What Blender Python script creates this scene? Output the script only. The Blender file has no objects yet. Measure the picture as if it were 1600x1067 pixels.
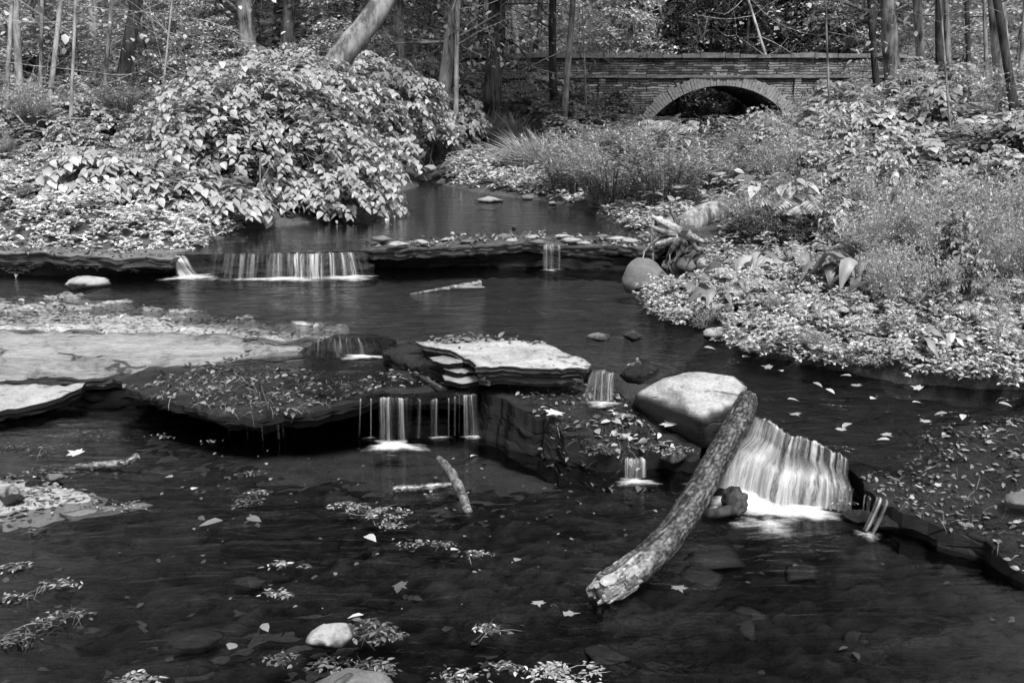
import bpy, bmesh, math, random
import numpy as np
from mathutils import Vector, Matrix
from mathutils.geometry import delaunay_2d_cdt

S = bpy.context.scene
COL = S.collection
PI = math.pi

# ------------------------------------------------------------------ camera
CAM_Z = 2.0
PITCH = math.atan((533.5 - 150.0) / 1556.0)
cd = bpy.data.cameras.new('camera')
cam = bpy.data.objects.new('camera', cd)
COL.objects.link(cam)
cam.location = (0, 0, CAM_Z)
cam.rotation_euler = (PI / 2 - PITCH, 0, 0)
cd.lens = 35.0
cd.sensor_width = 36.0
cd.clip_end = 600
cd.clip_start = 0.05
S.camera = cam


def ray(u, v):
    a = (u - 800.0) / 1556.0
    b = (533.5 - v) / 1556.0
    return np.array([a, math.cos(PITCH) + b * math.sin(PITCH), -math.sin(PITCH) + b * math.cos(PITCH)])


def P(u, v, z=0.0):
    """point of the photograph lying on the level z"""
    d = ray(u, v)
    t = (z - CAM_Z) / d[2]
    return np.array([0, 0, CAM_Z]) + d * t


def PD(u, v, y):
    """point of the photograph lying y metres ahead"""
    d = ray(u, v)
    return np.array([0, 0, CAM_Z]) + d * (y / d[1])


def PXM(y):
    """metres per photo pixel at distance y"""
    return y / 1556.0


# ------------------------------------------------------------------ numpy noise
_rs = np.random.RandomState(7)
_perm = np.concatenate([_rs.permutation(256)] * 3)
_grad = _rs.normal(size=(256, 3))
_grad /= np.linalg.norm(_grad, axis=1)[:, None]


def perlin(p):
    p = np.asarray(p, float)
    i = np.floor(p).astype(int)
    f = p - i
    w = f * f * f * (f * (f * 6 - 15) + 10)
    i &= 255
    r = 0
    for dx in (0, 1):
        for dy in (0, 1):
            for dz in (0, 1):
                h = _perm[_perm[_perm[i[:, 0] + dx] + i[:, 1] + dy] + i[:, 2] + dz]
                g = _grad[h]
                d = (f - np.array([dx, dy, dz]))
                n = (g * d).sum(1)
                wx = w[:, 0] if dx else 1 - w[:, 0]
                wy = w[:, 1] if dy else 1 - w[:, 1]
                wz = w[:, 2] if dz else 1 - w[:, 2]
                r = r + n * wx * wy * wz
    return r * 1.5


def fbm(p, o=4, gain=.5, lac=2.1):
    p = np.asarray(p, float)
    r = 0
    a = 1.0
    for k in range(o):
        r = r + a * perlin(p * lac ** k + 17.3 * k)
        a *= gain
    return r


def sstep(x, a, b):
    t = np.clip((x - a) / (b - a), 0, 1)
    return t * t * (3 - 2 * t)


def inside(poly, q):
    x, y = q[:, 0], q[:, 1]
    r = np.zeros(len(q), bool)
    n = len(poly)
    for i in range(n):
        x0, y0 = poly[i][:2]
        x1, y1 = poly[(i + 1) % n][:2]
        c = ((y0 > y) != (y1 > y))
        if y1 != y0:
            r ^= c & (x < (x1 - x0) * (y - y0) / (y1 - y0) + x0)
    return r


def segdist(poly, q, closed=True):
    d = np.full(len(q), 1e9)
    n = len(poly)
    for i in range(n if closed else n - 1):
        a = np.array(poly[i][:2])
        b = np.array(poly[(i + 1) % n][:2])
        ab = b - a
        t = np.clip(((q[:, :2] - a) @ ab) / max(ab @ ab, 1e-12), 0, 1)
        d = np.minimum(d, np.linalg.norm(q[:, :2] - a - t[:, None] * ab, axis=1))
    return d


def tps(xy, z, lam=1e-4):
    xy = np.asarray(xy, float)[:, :2]
    z = np.asarray(z, float)
    n = len(xy)

    def U(r2):
        return r2 * np.log(r2 + 1e-12)
    K = U(((xy[:, None] - xy[None]) ** 2).sum(2)) + lam * np.eye(n)
    Pm = np.hstack([np.ones((n, 1)), xy])
    A = np.zeros((n + 3, n + 3))
    A[:n, :n] = K
    A[:n, n:] = Pm
    A[n:, :n] = Pm.T
    sol = np.linalg.lstsq(A, np.concatenate([z, np.zeros(3)]), rcond=None)[0]

    def f(q):
        q = np.asarray(q, float)[:, :2]
        return U(((q[:, None] - xy[None]) ** 2).sum(2)) @ sol[:n] + sol[n] + q @ sol[n + 1:]
    return f


# ------------------------------------------------------------------ mesh + object helpers
def mk(name, V, F, mat=None, parent=None, smooth=False, attrs=None, origin=None, fmat=None, fsmooth=None):
    """link V (n,3) in world space and a list of face arrays (each (m,k)) as ONE mesh object"""
    V = np.asarray(V, float)
    me = bpy.data.meshes.new(name)
    if parent is not None:
        origin = np.array(parent['_o'])
        o_loc = (0, 0, 0)
    else:
        origin = np.zeros(3) if origin is None else np.asarray(origin, float)
        o_loc = origin
    V = V - origin
    if not isinstance(F, list):
        F = [F]
    F = [np.asarray(f, int) for f in F if len(f)]
    idx = np.concatenate([f.ravel() for f in F])
    tot = np.concatenate([np.full(len(f), f.shape[1]) for f in F])
    st = np.concatenate([[0], np.cumsum(tot)[:-1]])
    me.vertices.add(len(V))
    me.vertices.foreach_set('co', V.astype(np.float32).ravel())
    me.loops.add(len(idx))
    me.loops.foreach_set('vertex_index', idx.astype(np.int32))
    me.polygons.add(len(tot))
    me.polygons.foreach_set('loop_start', st.astype(np.int32))
    if fmat is not None:
        me.polygons.foreach_set('material_index', np.asarray(fmat, np.int32))
    if fsmooth is not None:
        me.polygons.foreach_set('use_smooth', np.asarray(fsmooth, bool))
    else:
        me.polygons.foreach_set('use_smooth', np.full(len(tot), bool(smooth)))
    me.update(calc_edges=True)
    if attrs:
        for k, a in attrs.items():
            at = me.attributes.new(k, 'FLOAT', 'POINT')
            at.data.foreach_set('value', np.asarray(a, np.float32))
    if mat is not None:
        for m in (mat if isinstance(mat, (list, tuple)) else [mat]):
            me.materials.append(m)
    ob = bpy.data.objects.new(name, me)
    ob.location = o_loc
    COL.objects.link(ob)
    if parent is not None:
        ob.parent = parent
    return ob


def tag(o, label=None, cat=None, group=None, kind=None):
    if label:
        o['label'] = label
    if cat:
        o['category'] = cat
    if group:
        o['group'] = group
    if kind:
        o['kind'] = kind
    return o


def thing(name, loc, label, cat, group=None):
    o = bpy.data.objects.new(name, None)
    o.empty_display_size = .1
    o.location = loc
    o['_o'] = [float(c) for c in loc]
    COL.objects.link(o)
    return tag(o, label, cat, group)


def copy_thing(o, loc, rz=0.0, sc=1.0, label=None, sz=None):
    c = o.copy()
    COL.objects.link(c)
    c.location = loc
    c.rotation_euler = (0, 0, rz)
    c.scale = (sc, sc, sz or sc)
    if label:
        c['label'] = label
    for ch in list(o.children):
        k = ch.copy()
        COL.objects.link(k)
        k.parent = c
    return c


class MB:
    """collects pieces into one mesh"""

    def __init__(s):
        s.V = []
        s.F = {}
        s.n = 0
        s.A = []

    def add(s, V, F, rnd=0.5):
        V = np.asarray(V, float)
        for f in (F if isinstance(F, list) else [F]):
            f = np.asarray(f, int)
            if len(f):
                s.F.setdefault(f.shape[1], []).append(f + s.n)
        s.V.append(V)
        s.n += len(V)
        s.A.append(np.full(len(V), rnd) if np.isscalar(rnd) else np.asarray(rnd))

    def build(s, name, mat, parent=None, smooth=False, origin=None):
        return mk(name, np.vstack(s.V), [np.vstack(f) for f in s.F.values()], mat, parent, smooth,
                  {'rnd': np.concatenate(s.A)}, origin)


def tube(path, rad, sides=6, cap=True, noise=0.0, nf=6.0, seed=0, ends=None):
    path = np.asarray(path, float)
    n = len(path)
    rad = np.broadcast_to(np.asarray(rad, float), (n,))
    T = np.gradient(path, axis=0)
    T /= np.linalg.norm(T, axis=1)[:, None] + 1e-9
    up = np.array([0, 0, 1.0]) if abs(T[0, 2]) < .8 else np.array([1.0, 0, 0])
    V = []
    N = np.cross(T[0], up)
    N /= np.linalg.norm(N)
    ang = np.linspace(0, 2 * PI, sides, endpoint=False)
    for i in range(n):
        N = N - T[i] * (N @ T[i])
        N /= np.linalg.norm(N) + 1e-9
        B = np.cross(T[i], N)
        V.append(path[i] + rad[i] * (np.cos(ang)[:, None] * N + np.sin(ang)[:, None] * B))
    V = np.array(V)
    if noise:
        c = path[:, None, :]
        q = V.reshape(-1, 3) * nf + seed * 3.7
        V = c + (V - c) * (1 + noise * fbm(q, 3).reshape(n, sides, 1))
    V = V.reshape(-1, 3)
    i = np.arange(n - 1)[:, None] * sides
    j = np.arange(sides)[None]
    j2 = (j + 1) % sides
    F = np.stack([i + j, i + j2, i + sides + j2, i + sides + j], -1).reshape(-1, 4)
    Fs = [F]
    if cap:
        V = np.vstack([V, path[0], path[-1]])
        k = np.arange(sides)
        Fs.append(np.concatenate([np.stack([(k + 1) % sides, k, np.full(sides, n * sides)], 1),
                                  np.stack([(n - 1) * sides + k, (n - 1) * sides + (k + 1) % sides, np.full(sides, n * sides + 1)], 1)]))
    return V, Fs


def spline(pts, n):
    """Catmull-Rom through pts"""
    p = np.asarray(pts, float)
    p = np.vstack([2 * p[0] - p[1], p, 2 * p[-1] - p[-2]])
    out = []
    m = len(p) - 3
    for t in np.linspace(0, m - 1e-6, n):
        i = int(t)
        f = t - i
        a, b, c, d = p[i:i + 4]
        out.append(.5 * ((2 * b) + (c - a) * f + (2 * a - 5 * b + 4 * c - d) * f * f + (3 * b - a - 3 * c + d) * f ** 3))
    return np.array(out)


def resample(pts, res):
    p = np.asarray(pts, float)
    out = []
    for i in range(len(p)):
        a = p[i]
        b = p[(i + 1) % len(p)]
        n = max(1, int(round(np.linalg.norm((b - a)[:2]) / res)))
        for k in range(n):
            out.append(a + (b - a) * k / n)
    return np.array(out)


def area2(p):
    x, y = p[:, 0], p[:, 1]
    return (x * np.roll(y, -1) - y * np.roll(x, -1)).sum()


def fill(bound, res, rng, jit=.35):
    """constrained triangulation: boundary loop first, then jittered inside points"""
    lo = bound[:, :2].min(0)
    hi = bound[:, :2].max(0)
    gx, gy = np.meshgrid(np.arange(lo[0], hi[0], res), np.arange(lo[1], hi[1], res))
    q = np.stack([gx.ravel(), gy.ravel()], 1)
    q = q + rng.uniform(-jit, jit, q.shape) * res
    q = q[inside(bound, q)]
    if len(q):
        q = q[segdist(bound, q) > res * .45]
    n = len(bound)
    pts = [Vector((float(a), float(b))) for a, b in np.vstack([bound[:, :2], q])]
    ed = [(i, (i + 1) % n) for i in range(n)]
    r = delaunay_2d_cdt(pts, ed, [], 1, 1e-7)
    V = np.array([(v.x, v.y) for v in r[0]])
    F = np.array([f for f in r[2] if len(f) == 3], int)
    mp = {}
    for k, ov in enumerate(r[3]):
        for o_ in ov:
            mp[o_] = k
    loop = [mp[i] for i in range(n)]
    a = V[F]
    s = np.cross(a[:, 1] - a[:, 0], a[:, 2] - a[:, 0])
    F[s < 0] = F[s < 0][:, ::-1]
    return V, F, loop


# ------------------------------------------------------------------ materials
def nodes(name):
    m = bpy.data.materials.new(name)
    m.use_nodes = True
    nt = m.node_tree
    nt.nodes.clear()
    return m, nt, nt.nodes, nt.links


def G(v):
    return (v, v, v, 1)


def rock_mat(name, lo, hi, rough=.85, scale=3.0, bump=.5, strata=0.0, spots=.0, spec=.3, bdist=.02, lay=0.5, p0=.33, p1=.66, sxy=(1, 1), crack=.6, cs=1.9):
    m, nt, N, L = nodes(name)
    out = N.new('ShaderNodeOutputMaterial')
    bs = N.new('ShaderNodeBsdfPrincipled')
    L.new(bs.outputs[0], out.inputs[0])
    geo = N.new('ShaderNodeNewGeometry')
    mp = N.new('ShaderNodeMapping')
    L.new(geo.outputs['Position'], mp.inputs[0])
    mp.inputs['Scale'].default_value = (scale * sxy[0], scale * sxy[1], scale * (1 + 5 * strata))
    n1 = N.new('ShaderNodeTexNoise')
    n1.inputs['Scale'].default_value = 1
    n1.inputs['Detail'].default_value = 9
    n1.inputs['Roughness'].default_value = .65
    n1.inputs['Distortion'].default_value = .6
    L.new(mp.outputs[0], n1.inputs['Vector'])
    n2 = N.new('ShaderNodeTexNoise')
    n2.inputs['Scale'].default_value = 14
    n2.inputs['Detail'].default_value = 6
    n2.inputs['Roughness'].default_value = .7
    L.new(mp.outputs[0], n2.inputs['Vector'])
    mx = N.new('ShaderNodeMix')
    mx.data_type = 'FLOAT'
    mx.inputs[0].default_value = lay
    L.new(n1.outputs[0], mx.inputs[2])
    L.new(n2.outputs[0], mx.inputs[3])
    cr = N.new('ShaderNodeValToRGB')
    cr.color_ramp.elements[0].position = p0
    cr.color_ramp.elements[1].position = p1
    cr.color_ramp.elements[0].color = G(lo)
    cr.color_ramp.elements[1].color = G(hi)
    L.new(mx.outputs[0], cr.inputs[0])
    col = cr.outputs[0]
    if spots:
        vo = N.new('ShaderNodeTexNoise')
        vo.inputs['Scale'].default_value = scale * 2.2
        vo.inputs['Detail'].default_value = 10
        vo.inputs['Roughness'].default_value = .8
        L.new(geo.outputs['Position'], vo.inputs['Vector'])
        c2 = N.new('ShaderNodeValToRGB')
        c2.color_ramp.elements[0].position = .36
        c2.color_ramp.elements[1].position = .48
        c2.color_ramp.elements[0].color = G(1 - spots)
        c2.color_ramp.elements[1].color = G(1)
        L.new(vo.outputs[0], c2.inputs[0])
        mm = N.new('ShaderNodeMix')
        mm.data_type = 'RGBA'
        mm.blend_type = 'MULTIPLY'
        mm.inputs[0].default_value = 1
        L.new(col, mm.inputs[6])
        L.new(c2.outputs[0], mm.inputs[7])
        col = mm.outputs[2]
    bp = N.new('ShaderNodeBump')
    bp.inputs['Strength'].default_value = bump
    bp.inputs['Distance'].default_value = bdist
    hgt = mx.outputs[0]
    if crack:
        wn = N.new('ShaderNodeTexNoise')
        wn.inputs['Scale'].default_value = 2.6
        wn.inputs['Detail'].default_value = 5
        L.new(geo.outputs['Position'], wn.inputs['Vector'])
        va = N.new('ShaderNodeVectorMath')
        va.operation = 'MULTIPLY_ADD'
        va.inputs[1].default_value = (.55, .3, .12)
        L.new(wn.outputs['Color'], va.inputs[0])
        L.new(geo.outputs['Position'], va.inputs[2])
        mp2 = N.new('ShaderNodeMapping')
        mp2.inputs['Scale'].default_value = (cs * .45, cs * 2.0, cs * 4)
        L.new(va.outputs[0], mp2.inputs[0])
        vo = N.new('ShaderNodeTexVoronoi')
        vo.feature = 'DISTANCE_TO_EDGE'
        vo.inputs['Scale'].default_value = 1
        L.new(mp2.outputs[0], vo.inputs['Vector'])
        cm = N.new('ShaderNodeMapRange')
        cm.inputs[1].default_value = .004
        cm.inputs[2].default_value = .035
        cm.inputs[3].default_value = 1 - crack
        cm.inputs[4].default_value = 1
        # only stretches of the joints are open
        ms = N.new('ShaderNodeMapRange')
        ms.inputs[1].default_value = .45
        ms.inputs[2].default_value = .57
        ms.inputs[3].default_value = .12
        ms.inputs[4].default_value = 0
        L.new(wn.outputs[0], ms.inputs[0])
        sm = N.new('ShaderNodeMath')
        sm.operation = 'ADD'
        L.new(vo.outputs[0], sm.inputs[0])
        L.new(ms.outputs[0], sm.inputs[1])
        L.new(sm.outputs[0], cm.inputs[0])
        mk_ = N.new('ShaderNodeMix')
        mk_.data_type = 'RGBA'
        mk_.blend_type = 'MULTIPLY'
        mk_.inputs[0].default_value = 1
        L.new(col, mk_.inputs[6])
        L.new(cm.outputs[0], mk_.inputs[7])
        col = mk_.outputs[2]
        ad = N.new('ShaderNodeMath')
        ad.operation = 'ADD'
        L.new(mx.outputs[0], ad.inputs[0])
        L.new(cm.outputs[0], ad.inputs[1])
        hgt = ad.outputs[0]
    L.new(col, bs.inputs['Base Color'])
    bs.inputs['Roughness'].default_value = rough
    bs.inputs['Specular IOR Level'].default_value = spec
    L.new(hgt, bp.inputs['Height'])
    L.new(bp.outputs[0], bs.inputs['Normal'])
    return m


def bark_mat(name, lo, hi, sx=30, sz=3.0, bump=.6, rough=.9, bdist=.02):
    m, nt, N, L = nodes(name)
    out = N.new('ShaderNodeOutputMaterial')
    bs = N.new('ShaderNodeBsdfPrincipled')
    L.new(bs.outputs[0], out.inputs[0])
    tc = N.new('ShaderNodeTexCoord')
    mp = N.new('ShaderNodeMapping')
    mp.inputs['Scale'].default_value = (sx, sx, sz)
    L.new(tc.outputs['Object'], mp.inputs[0])
    n1 = N.new('ShaderNodeTexNoise')
    n1.inputs['Scale'].default_value = 1
    n1.inputs['Detail'].default_value = 8
    n1.inputs['Roughness'].default_value = .7
    L.new(mp.outputs[0], n1.inputs['Vector'])
    n2 = N.new('ShaderNodeTexNoise')
    n2.inputs['Scale'].default_value = 2.1
    n2.inputs['Detail'].default_value = 4
    L.new(tc.outputs['Object'], n2.inputs['Vector'])
    mx = N.new('ShaderNodeMix')
    mx.data_type = 'FLOAT'
    mx.inputs[0].default_value = .4
    L.new(n1.outputs[0], mx.inputs[2])
    L.new(n2.outputs[0], mx.inputs[3])
    cr = N.new('ShaderNodeValToRGB')
    cr.color_ramp.elements[0].position = .43
    cr.color_ramp.elements[1].position = .58
    cr.color_ramp.elements[0].color = G(lo)
    cr.color_ramp.elements[1].color = G(hi)
    L.new(mx.outputs[0], cr.inputs[0])
    L.new(cr.outputs[0], bs.inputs['Base Color'])
    bs.inputs['Roughness'].default_value = rough
    bs.inputs['Specular IOR Level'].default_value = .2
    bp = N.new('ShaderNodeBump')
    bp.inputs['Strength'].default_value = bump
    bp.inputs['Distance'].default_value = bdist
    L.new(n1.outputs[0], bp.inputs['Height'])
    L.new(bp.outputs[0], bs.inputs['Normal'])
    return m


def leaf_mat(name, lo, hi, trans=.3, gloss=.06, rough=.45):
    """per-leaf grey from the 'rnd' attribute, thin and slightly translucent"""
    m, nt, N, L = nodes(name)
    out = N.new('ShaderNodeOutputMaterial')
    at = N.new('ShaderNodeAttribute')
    at.attribute_name = 'rnd'
    cr = N.new('ShaderNodeValToRGB')
    cr.color_ramp.elements[0].color = G(lo)
    cr.color_ramp.elements[1].color = G(hi)
    L.new(at.outputs['Fac'], cr.inputs[0])
    df = N.new('ShaderNodeBsdfDiffuse')
    tr = N.new('ShaderNodeBsdfTranslucent')
    gl = N.new('ShaderNodeBsdfGlossy')
    gl.inputs['Roughness'].default_value = rough
    gl.inputs['Color'].default_value = G(.9)
    L.new(cr.outputs[0], df.inputs[0])
    L.new(cr.outputs[0], tr.inputs[0])
    a = N.new('ShaderNodeMixShader')
    a.inputs[0].default_value = trans
    L.new(df.outputs[0], a.inputs[1])
    L.new(tr.outputs[0], a.inputs[2])
    b = N.new('ShaderNodeMixShader')
    b.inputs[0].default_value = gloss
    L.new(a.outputs[0], b.inputs[1])
    L.new(gl.outputs[0], b.inputs[2])
    L.new(b.outputs[0], out.inputs[0])
    return m


def plain_mat(name, v, rough=.8, spec=.3):
    m, nt, N, L = nodes(name)
    out = N.new('ShaderNodeOutputMaterial')
    bs = N.new('ShaderNodeBsdfPrincipled')
    L.new(bs.outputs[0], out.inputs[0])
    n = N.new('ShaderNodeTexNoise')
    n.inputs['Scale'].default_value = 25
    n.inputs['Detail'].default_value = 5
    cr = N.new('ShaderNodeValToRGB')
    cr.color_ramp.elements[0].position = .3
    cr.color_ramp.elements[1].position = .7
    cr.color_ramp.elements[0].color = G(v * .6)
    cr.color_ramp.elements[1].color = G(min(1, v * 1.4))
    L.new(n.outputs[0], cr.inputs[0])
    L.new(cr.outputs[0], bs.inputs['Base Color'])
    bs.inputs['Roughness'].default_value = rough
    bs.inputs['Specular IOR Level'].default_value = spec
    return m


def water_mat(name, tint=.55, rough=.07, sx=1.2, sy=5.0, bump=.25, swirl=0.8):
    m, nt, N, L = nodes(name)
    out = N.new('ShaderNodeOutputMaterial')
    tr = N.new('ShaderNodeBsdfTransparent')
    tr.inputs[0].default_value = G(tint)
    gl = N.new('ShaderNodeBsdfGlossy')
    gl.inputs['Roughness'].default_value = rough
    gl.inputs['Color'].default_value = G(1)
    fr = N.new('ShaderNodeFresnel')
    fr.inputs['IOR'].default_value = 1.33
    mx = N.new('ShaderNodeMixShader')
    L.new(fr.outputs[0], mx.inputs[0])
    L.new(tr.outputs[0], mx.inputs[1])
    L.new(gl.outputs[0], mx.inputs[2])
    L.new(mx.outputs[0], out.inputs[0])
    geo = N.new('ShaderNodeNewGeometry')
    mp = N.new('ShaderNodeMapping')
    mp.inputs['Scale'].default_value = (sx, sy, 1)
    L.new(geo.outputs['Position'], mp.inputs[0])
    n = N.new('ShaderNodeTexNoise')
    n.inputs['Scale'].default_value = 1
    n.inputs['Detail'].default_value = 4
    n.inputs['Roughness'].default_value = .55
    n.inputs['Distortion'].default_value = swirl
    L.new(mp.outputs[0], n.inputs['Vector'])
    bp = N.new('ShaderNodeBump')
    bp.inputs['Strength'].default_value = bump
    bp.inputs['Distance'].default_value = .04
    L.new(n.outputs[0], bp.inputs['Height'])
    L.new(bp.outputs[0], gl.inputs['Normal'])
    L.new(bp.outputs[0], fr.inputs['Normal'])
    return m


def silk_mat(name, lo=.0, hi=.85, fx=1.0, fy=.6, p0=.38, p1=.66, col=.85, foamy=False, full=.12):
    """falling water: thin white threads; 'sx' runs across the fall, 'ty' down it, 'al' fades the rim"""
    m, nt, N, L = nodes(name)
    out = N.new('ShaderNodeOutputMaterial')
    ax = N.new('ShaderNodeAttribute')
    ax.attribute_name = 'sx'
    ay = N.new('ShaderNodeAttribute')
    ay.attribute_name = 'ty'
    aa = N.new('ShaderNodeAttribute')
    aa.attribute_name = 'al'
    cb = N.new('ShaderNodeCombineXYZ')
    m1 = N.new('ShaderNodeMath')
    m1.operation = 'MULTIPLY'
    m1.inputs[1].default_value = fx
    m2 = N.new('ShaderNodeMath')
    m2.operation = 'MULTIPLY'
    m2.inputs[1].default_value = fy
    L.new(ax.outputs['Fac'], m1.inputs[0])
    L.new(ay.outputs['Fac'], m2.inputs[0])
    L.new(m1.outputs[0], cb.inputs[0])
    L.new(m2.outputs[0], cb.inputs[1])
    n = N.new('ShaderNodeTexNoise')
    n.inputs['Scale'].default_value = 1
    n.inputs['Detail'].default_value = 5
    n.inputs['Roughness'].default_value = .72
    L.new(cb.outputs[0], n.inputs['Vector'])
    if foamy:
        ad = N.new('ShaderNodeMath')
        ad.operation = 'ADD'
        L.new(n.outputs[0], ad.inputs[0])
        L.new(aa.outputs['Fac'], ad.inputs[1])
        src = ad.outputs[0]
    else:
        src = n.outputs[0]
        lf = N.new('ShaderNodeTexNoise')
        lf.inputs['Scale'].default_value = .21
        lf.inputs['Detail'].default_value = 2
        L.new(cb.outputs[0], lf.inputs['Vector'])
        lr = N.new('ShaderNodeMapRange')
        lr.inputs[1].default_value = .36
        lr.inputs[2].default_value = .60
        lr.inputs[3].default_value = full
        L.new(lf.outputs[0], lr.inputs[0])
        lm = N.new('ShaderNodeMath')
        lm.operation = 'MULTIPLY'
        L.new(lr.outputs[0], lm.inputs[0])
        L.new(aa.outputs['Fac'], lm.inputs[1])
    mr = N.new('ShaderNodeMapRange')
    mr.inputs[1].default_value = p0
    mr.inputs[2].default_value = p1
    mr.inputs[3].default_value = lo
    mr.inputs[4].default_value = hi
    mr.interpolation_type = 'SMOOTHSTEP'
    L.new(src, mr.inputs[0])
    mu = N.new('ShaderNodeMath')
    mu.operation = 'MULTIPLY'
    mu.use_clamp = True
    L.new(mr.outputs[0], mu.inputs[0])
    if foamy:
        mu.inputs[1].default_value = 1
    else:
        L.new(lm.outputs[0], mu.inputs[1])
    tr = N.new('ShaderNodeBsdfTransparent')
    df = N.new('ShaderNodeBsdfDiffuse')
    df.inputs[0].default_value = G(col)
    tl = N.new('ShaderNodeBsdfTranslucent')
    tl.inputs[0].default_value = G(col)
    a = N.new('ShaderNodeMixShader')
    a.inputs[0].default_value = .35
    L.new(df.outputs[0], a.inputs[1])
    L.new(tl.outputs[0], a.inputs[2])
    mx = N.new('ShaderNodeMixShader')
    L.new(mu.outputs[0], mx.inputs[0])
    L.new(tr.outputs[0], mx.inputs[1])
    L.new(a.outputs[0], mx.inputs[2])
    L.new(mx.outputs[0], out.inputs[0])
    return m
# ------------------------------------------------------------------ light
W = bpy.data.worlds.new('World')
S.world = W
W.use_nodes = True
_n, _l = W.node_tree.nodes, W.node_tree.links
_bg = _n['Background']
_sky = _n.new('ShaderNodeTexSky')
_sky.sky_type = 'NISHITA'
_sky.sun_disc = False
SUN_EL, SUN_AZ = math.radians(57), math.radians(160)      # azimuth from +Y towards +X
_sky.sun_elevation = SUN_EL
_sky.sun_rotation = SUN_AZ
_bw = _n.new('ShaderNodeRGBToBW')                          # the place is recorded in black and white
_l.new(_sky.outputs[0], _bw.inputs[0])
_l.new(_bw.outputs[0], _bg.inputs['Color'])
_bg.inputs['Strength'].default_value = .15
sd = bpy.data.lights.new('sun', 'SUN')
sd.energy = 3.0
sd.angle = math.radians(18)
sun = bpy.data.objects.new('sun', sd)
COL.objects.link(sun)
_d = Vector((math.sin(SUN_AZ) * math.cos(SUN_EL), math.cos(SUN_AZ) * math.cos(SUN_EL), math.sin(SUN_EL)))
sun.rotation_euler = _d.to_track_quat('Z', 'Y').to_euler()
sun.location = _d * 40
S.view_settings.view_transform = 'Standard'
S.view_settings.look = 'None'
S.view_settings.exposure = 1.0
S.view_settings.gamma = 1.0

# ------------------------------------------------------------------ materials of the setting
M = {}
M['soil'] = rock_mat('soil', .03, .14, .95, 5, .8, 0, .3, .1, .05, crack=0)
M['bed'] = rock_mat('wet_bed', .007, .068, .5, 5, .9, 0, .55, .2, .03, crack=.3)
M['wet'] = rock_mat('wet_rock', .006, .05, .25, 7, 1.0, .3, .4, .4, .04, .5, .40, .66)
M['wetside'] = rock_mat('wet_rock_side', .004, .02, .5, 3, .9, 1.5, .3, .25, .03)  # wet rock, with the shade of fronts and recesses put into the tone
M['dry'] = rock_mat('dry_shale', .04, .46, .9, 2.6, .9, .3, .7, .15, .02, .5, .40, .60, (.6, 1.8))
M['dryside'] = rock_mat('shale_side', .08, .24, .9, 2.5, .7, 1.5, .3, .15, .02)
M['pale'] = rock_mat('pale_stone', .20, .40, .9, 3.5, .7, .3, .5, .15, .015)
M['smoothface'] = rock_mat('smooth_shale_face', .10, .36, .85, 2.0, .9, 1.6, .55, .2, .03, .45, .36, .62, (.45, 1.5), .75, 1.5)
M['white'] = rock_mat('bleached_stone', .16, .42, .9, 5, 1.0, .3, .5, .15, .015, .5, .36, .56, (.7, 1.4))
M['flank'] = rock_mat('damp_stone_flank', .025, .11, .7, 5, .8, .5, .4, .3, .02)  # shade of the boulder's sides is put into this tone
M['damside'] = rock_mat('damp_layered_side', .02, .13, .7, 3, 1.0, 2.2, .3, .3, .03)  # damp ledge fronts, their shade put into the dark tone too
M['mid'] = rock_mat('grey_stone', .07, .19, .85, 4, .6, .2, .3, .2, .012)
M['mossy'] = rock_mat('mossy_rock', .03, .12, .8, 6, .9, .2, .4, .2, .03)
M['sunk'] = rock_mat('sunken_stone', .015, .075, .6, 5, .6, .3, .4, .2, .015)
M['water'] = water_mat('water', .62, .07, 2.2, 9.0, .26)
M['rapid'] = water_mat('quick_water', .60, .10, 3.0, 7.0, .8, 2.4)

# ------------------------------------------------------------------ the lie of the land
CREEK = np.array([(-7, -1), (-7, 8.6), (-4.6, 8.95), (-3.1, 9.0), (-2.85, 10.4), (-2.2, 11.3), (-1.95, 13.2), (-1.5, 15.6), (-2.0, 19.4),
                  (-2.5, 22.5), (0, 23.8), (3, 27), (5.0, 30.5), (5.0, 40), (8.3, 40), (8.3, 30), (5, 26.5), (2, 23.0), (0, 22.2), (-1.15, 21.8),
                  (-1.35, 19.4), (-1.3, 16.4), (-.46, 14.6), (.6, 13.3), (1.0, 12.1), (1.36, 10), (1.75, 9.3), (1.7, 8.5), (1.15, 7.7),
                  (1.2, 7.25), (1.6, 6.15), (2.3, 5.76), (2.95, 5.6), (4.2, 5.3), (6, 4), (7, -1)], float)
_LY = [0, 4.5, 5.6, 9.0, 9.6, 15, 20, 24, 33, 60]
_LZ = [.1, .15, .42, .42, .62, .64, .74, .8, .85, 1.0]
_BY = [0, 6.6, 7.2, 9.2, 9.9, 16, 20, 24, 33, 60]
_BZ = [-.14, -.14, .26, .28, .48, .52, .64, .7, .75, .9]


def level(y):
    return np.interp(y, _LY, _LZ)


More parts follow.
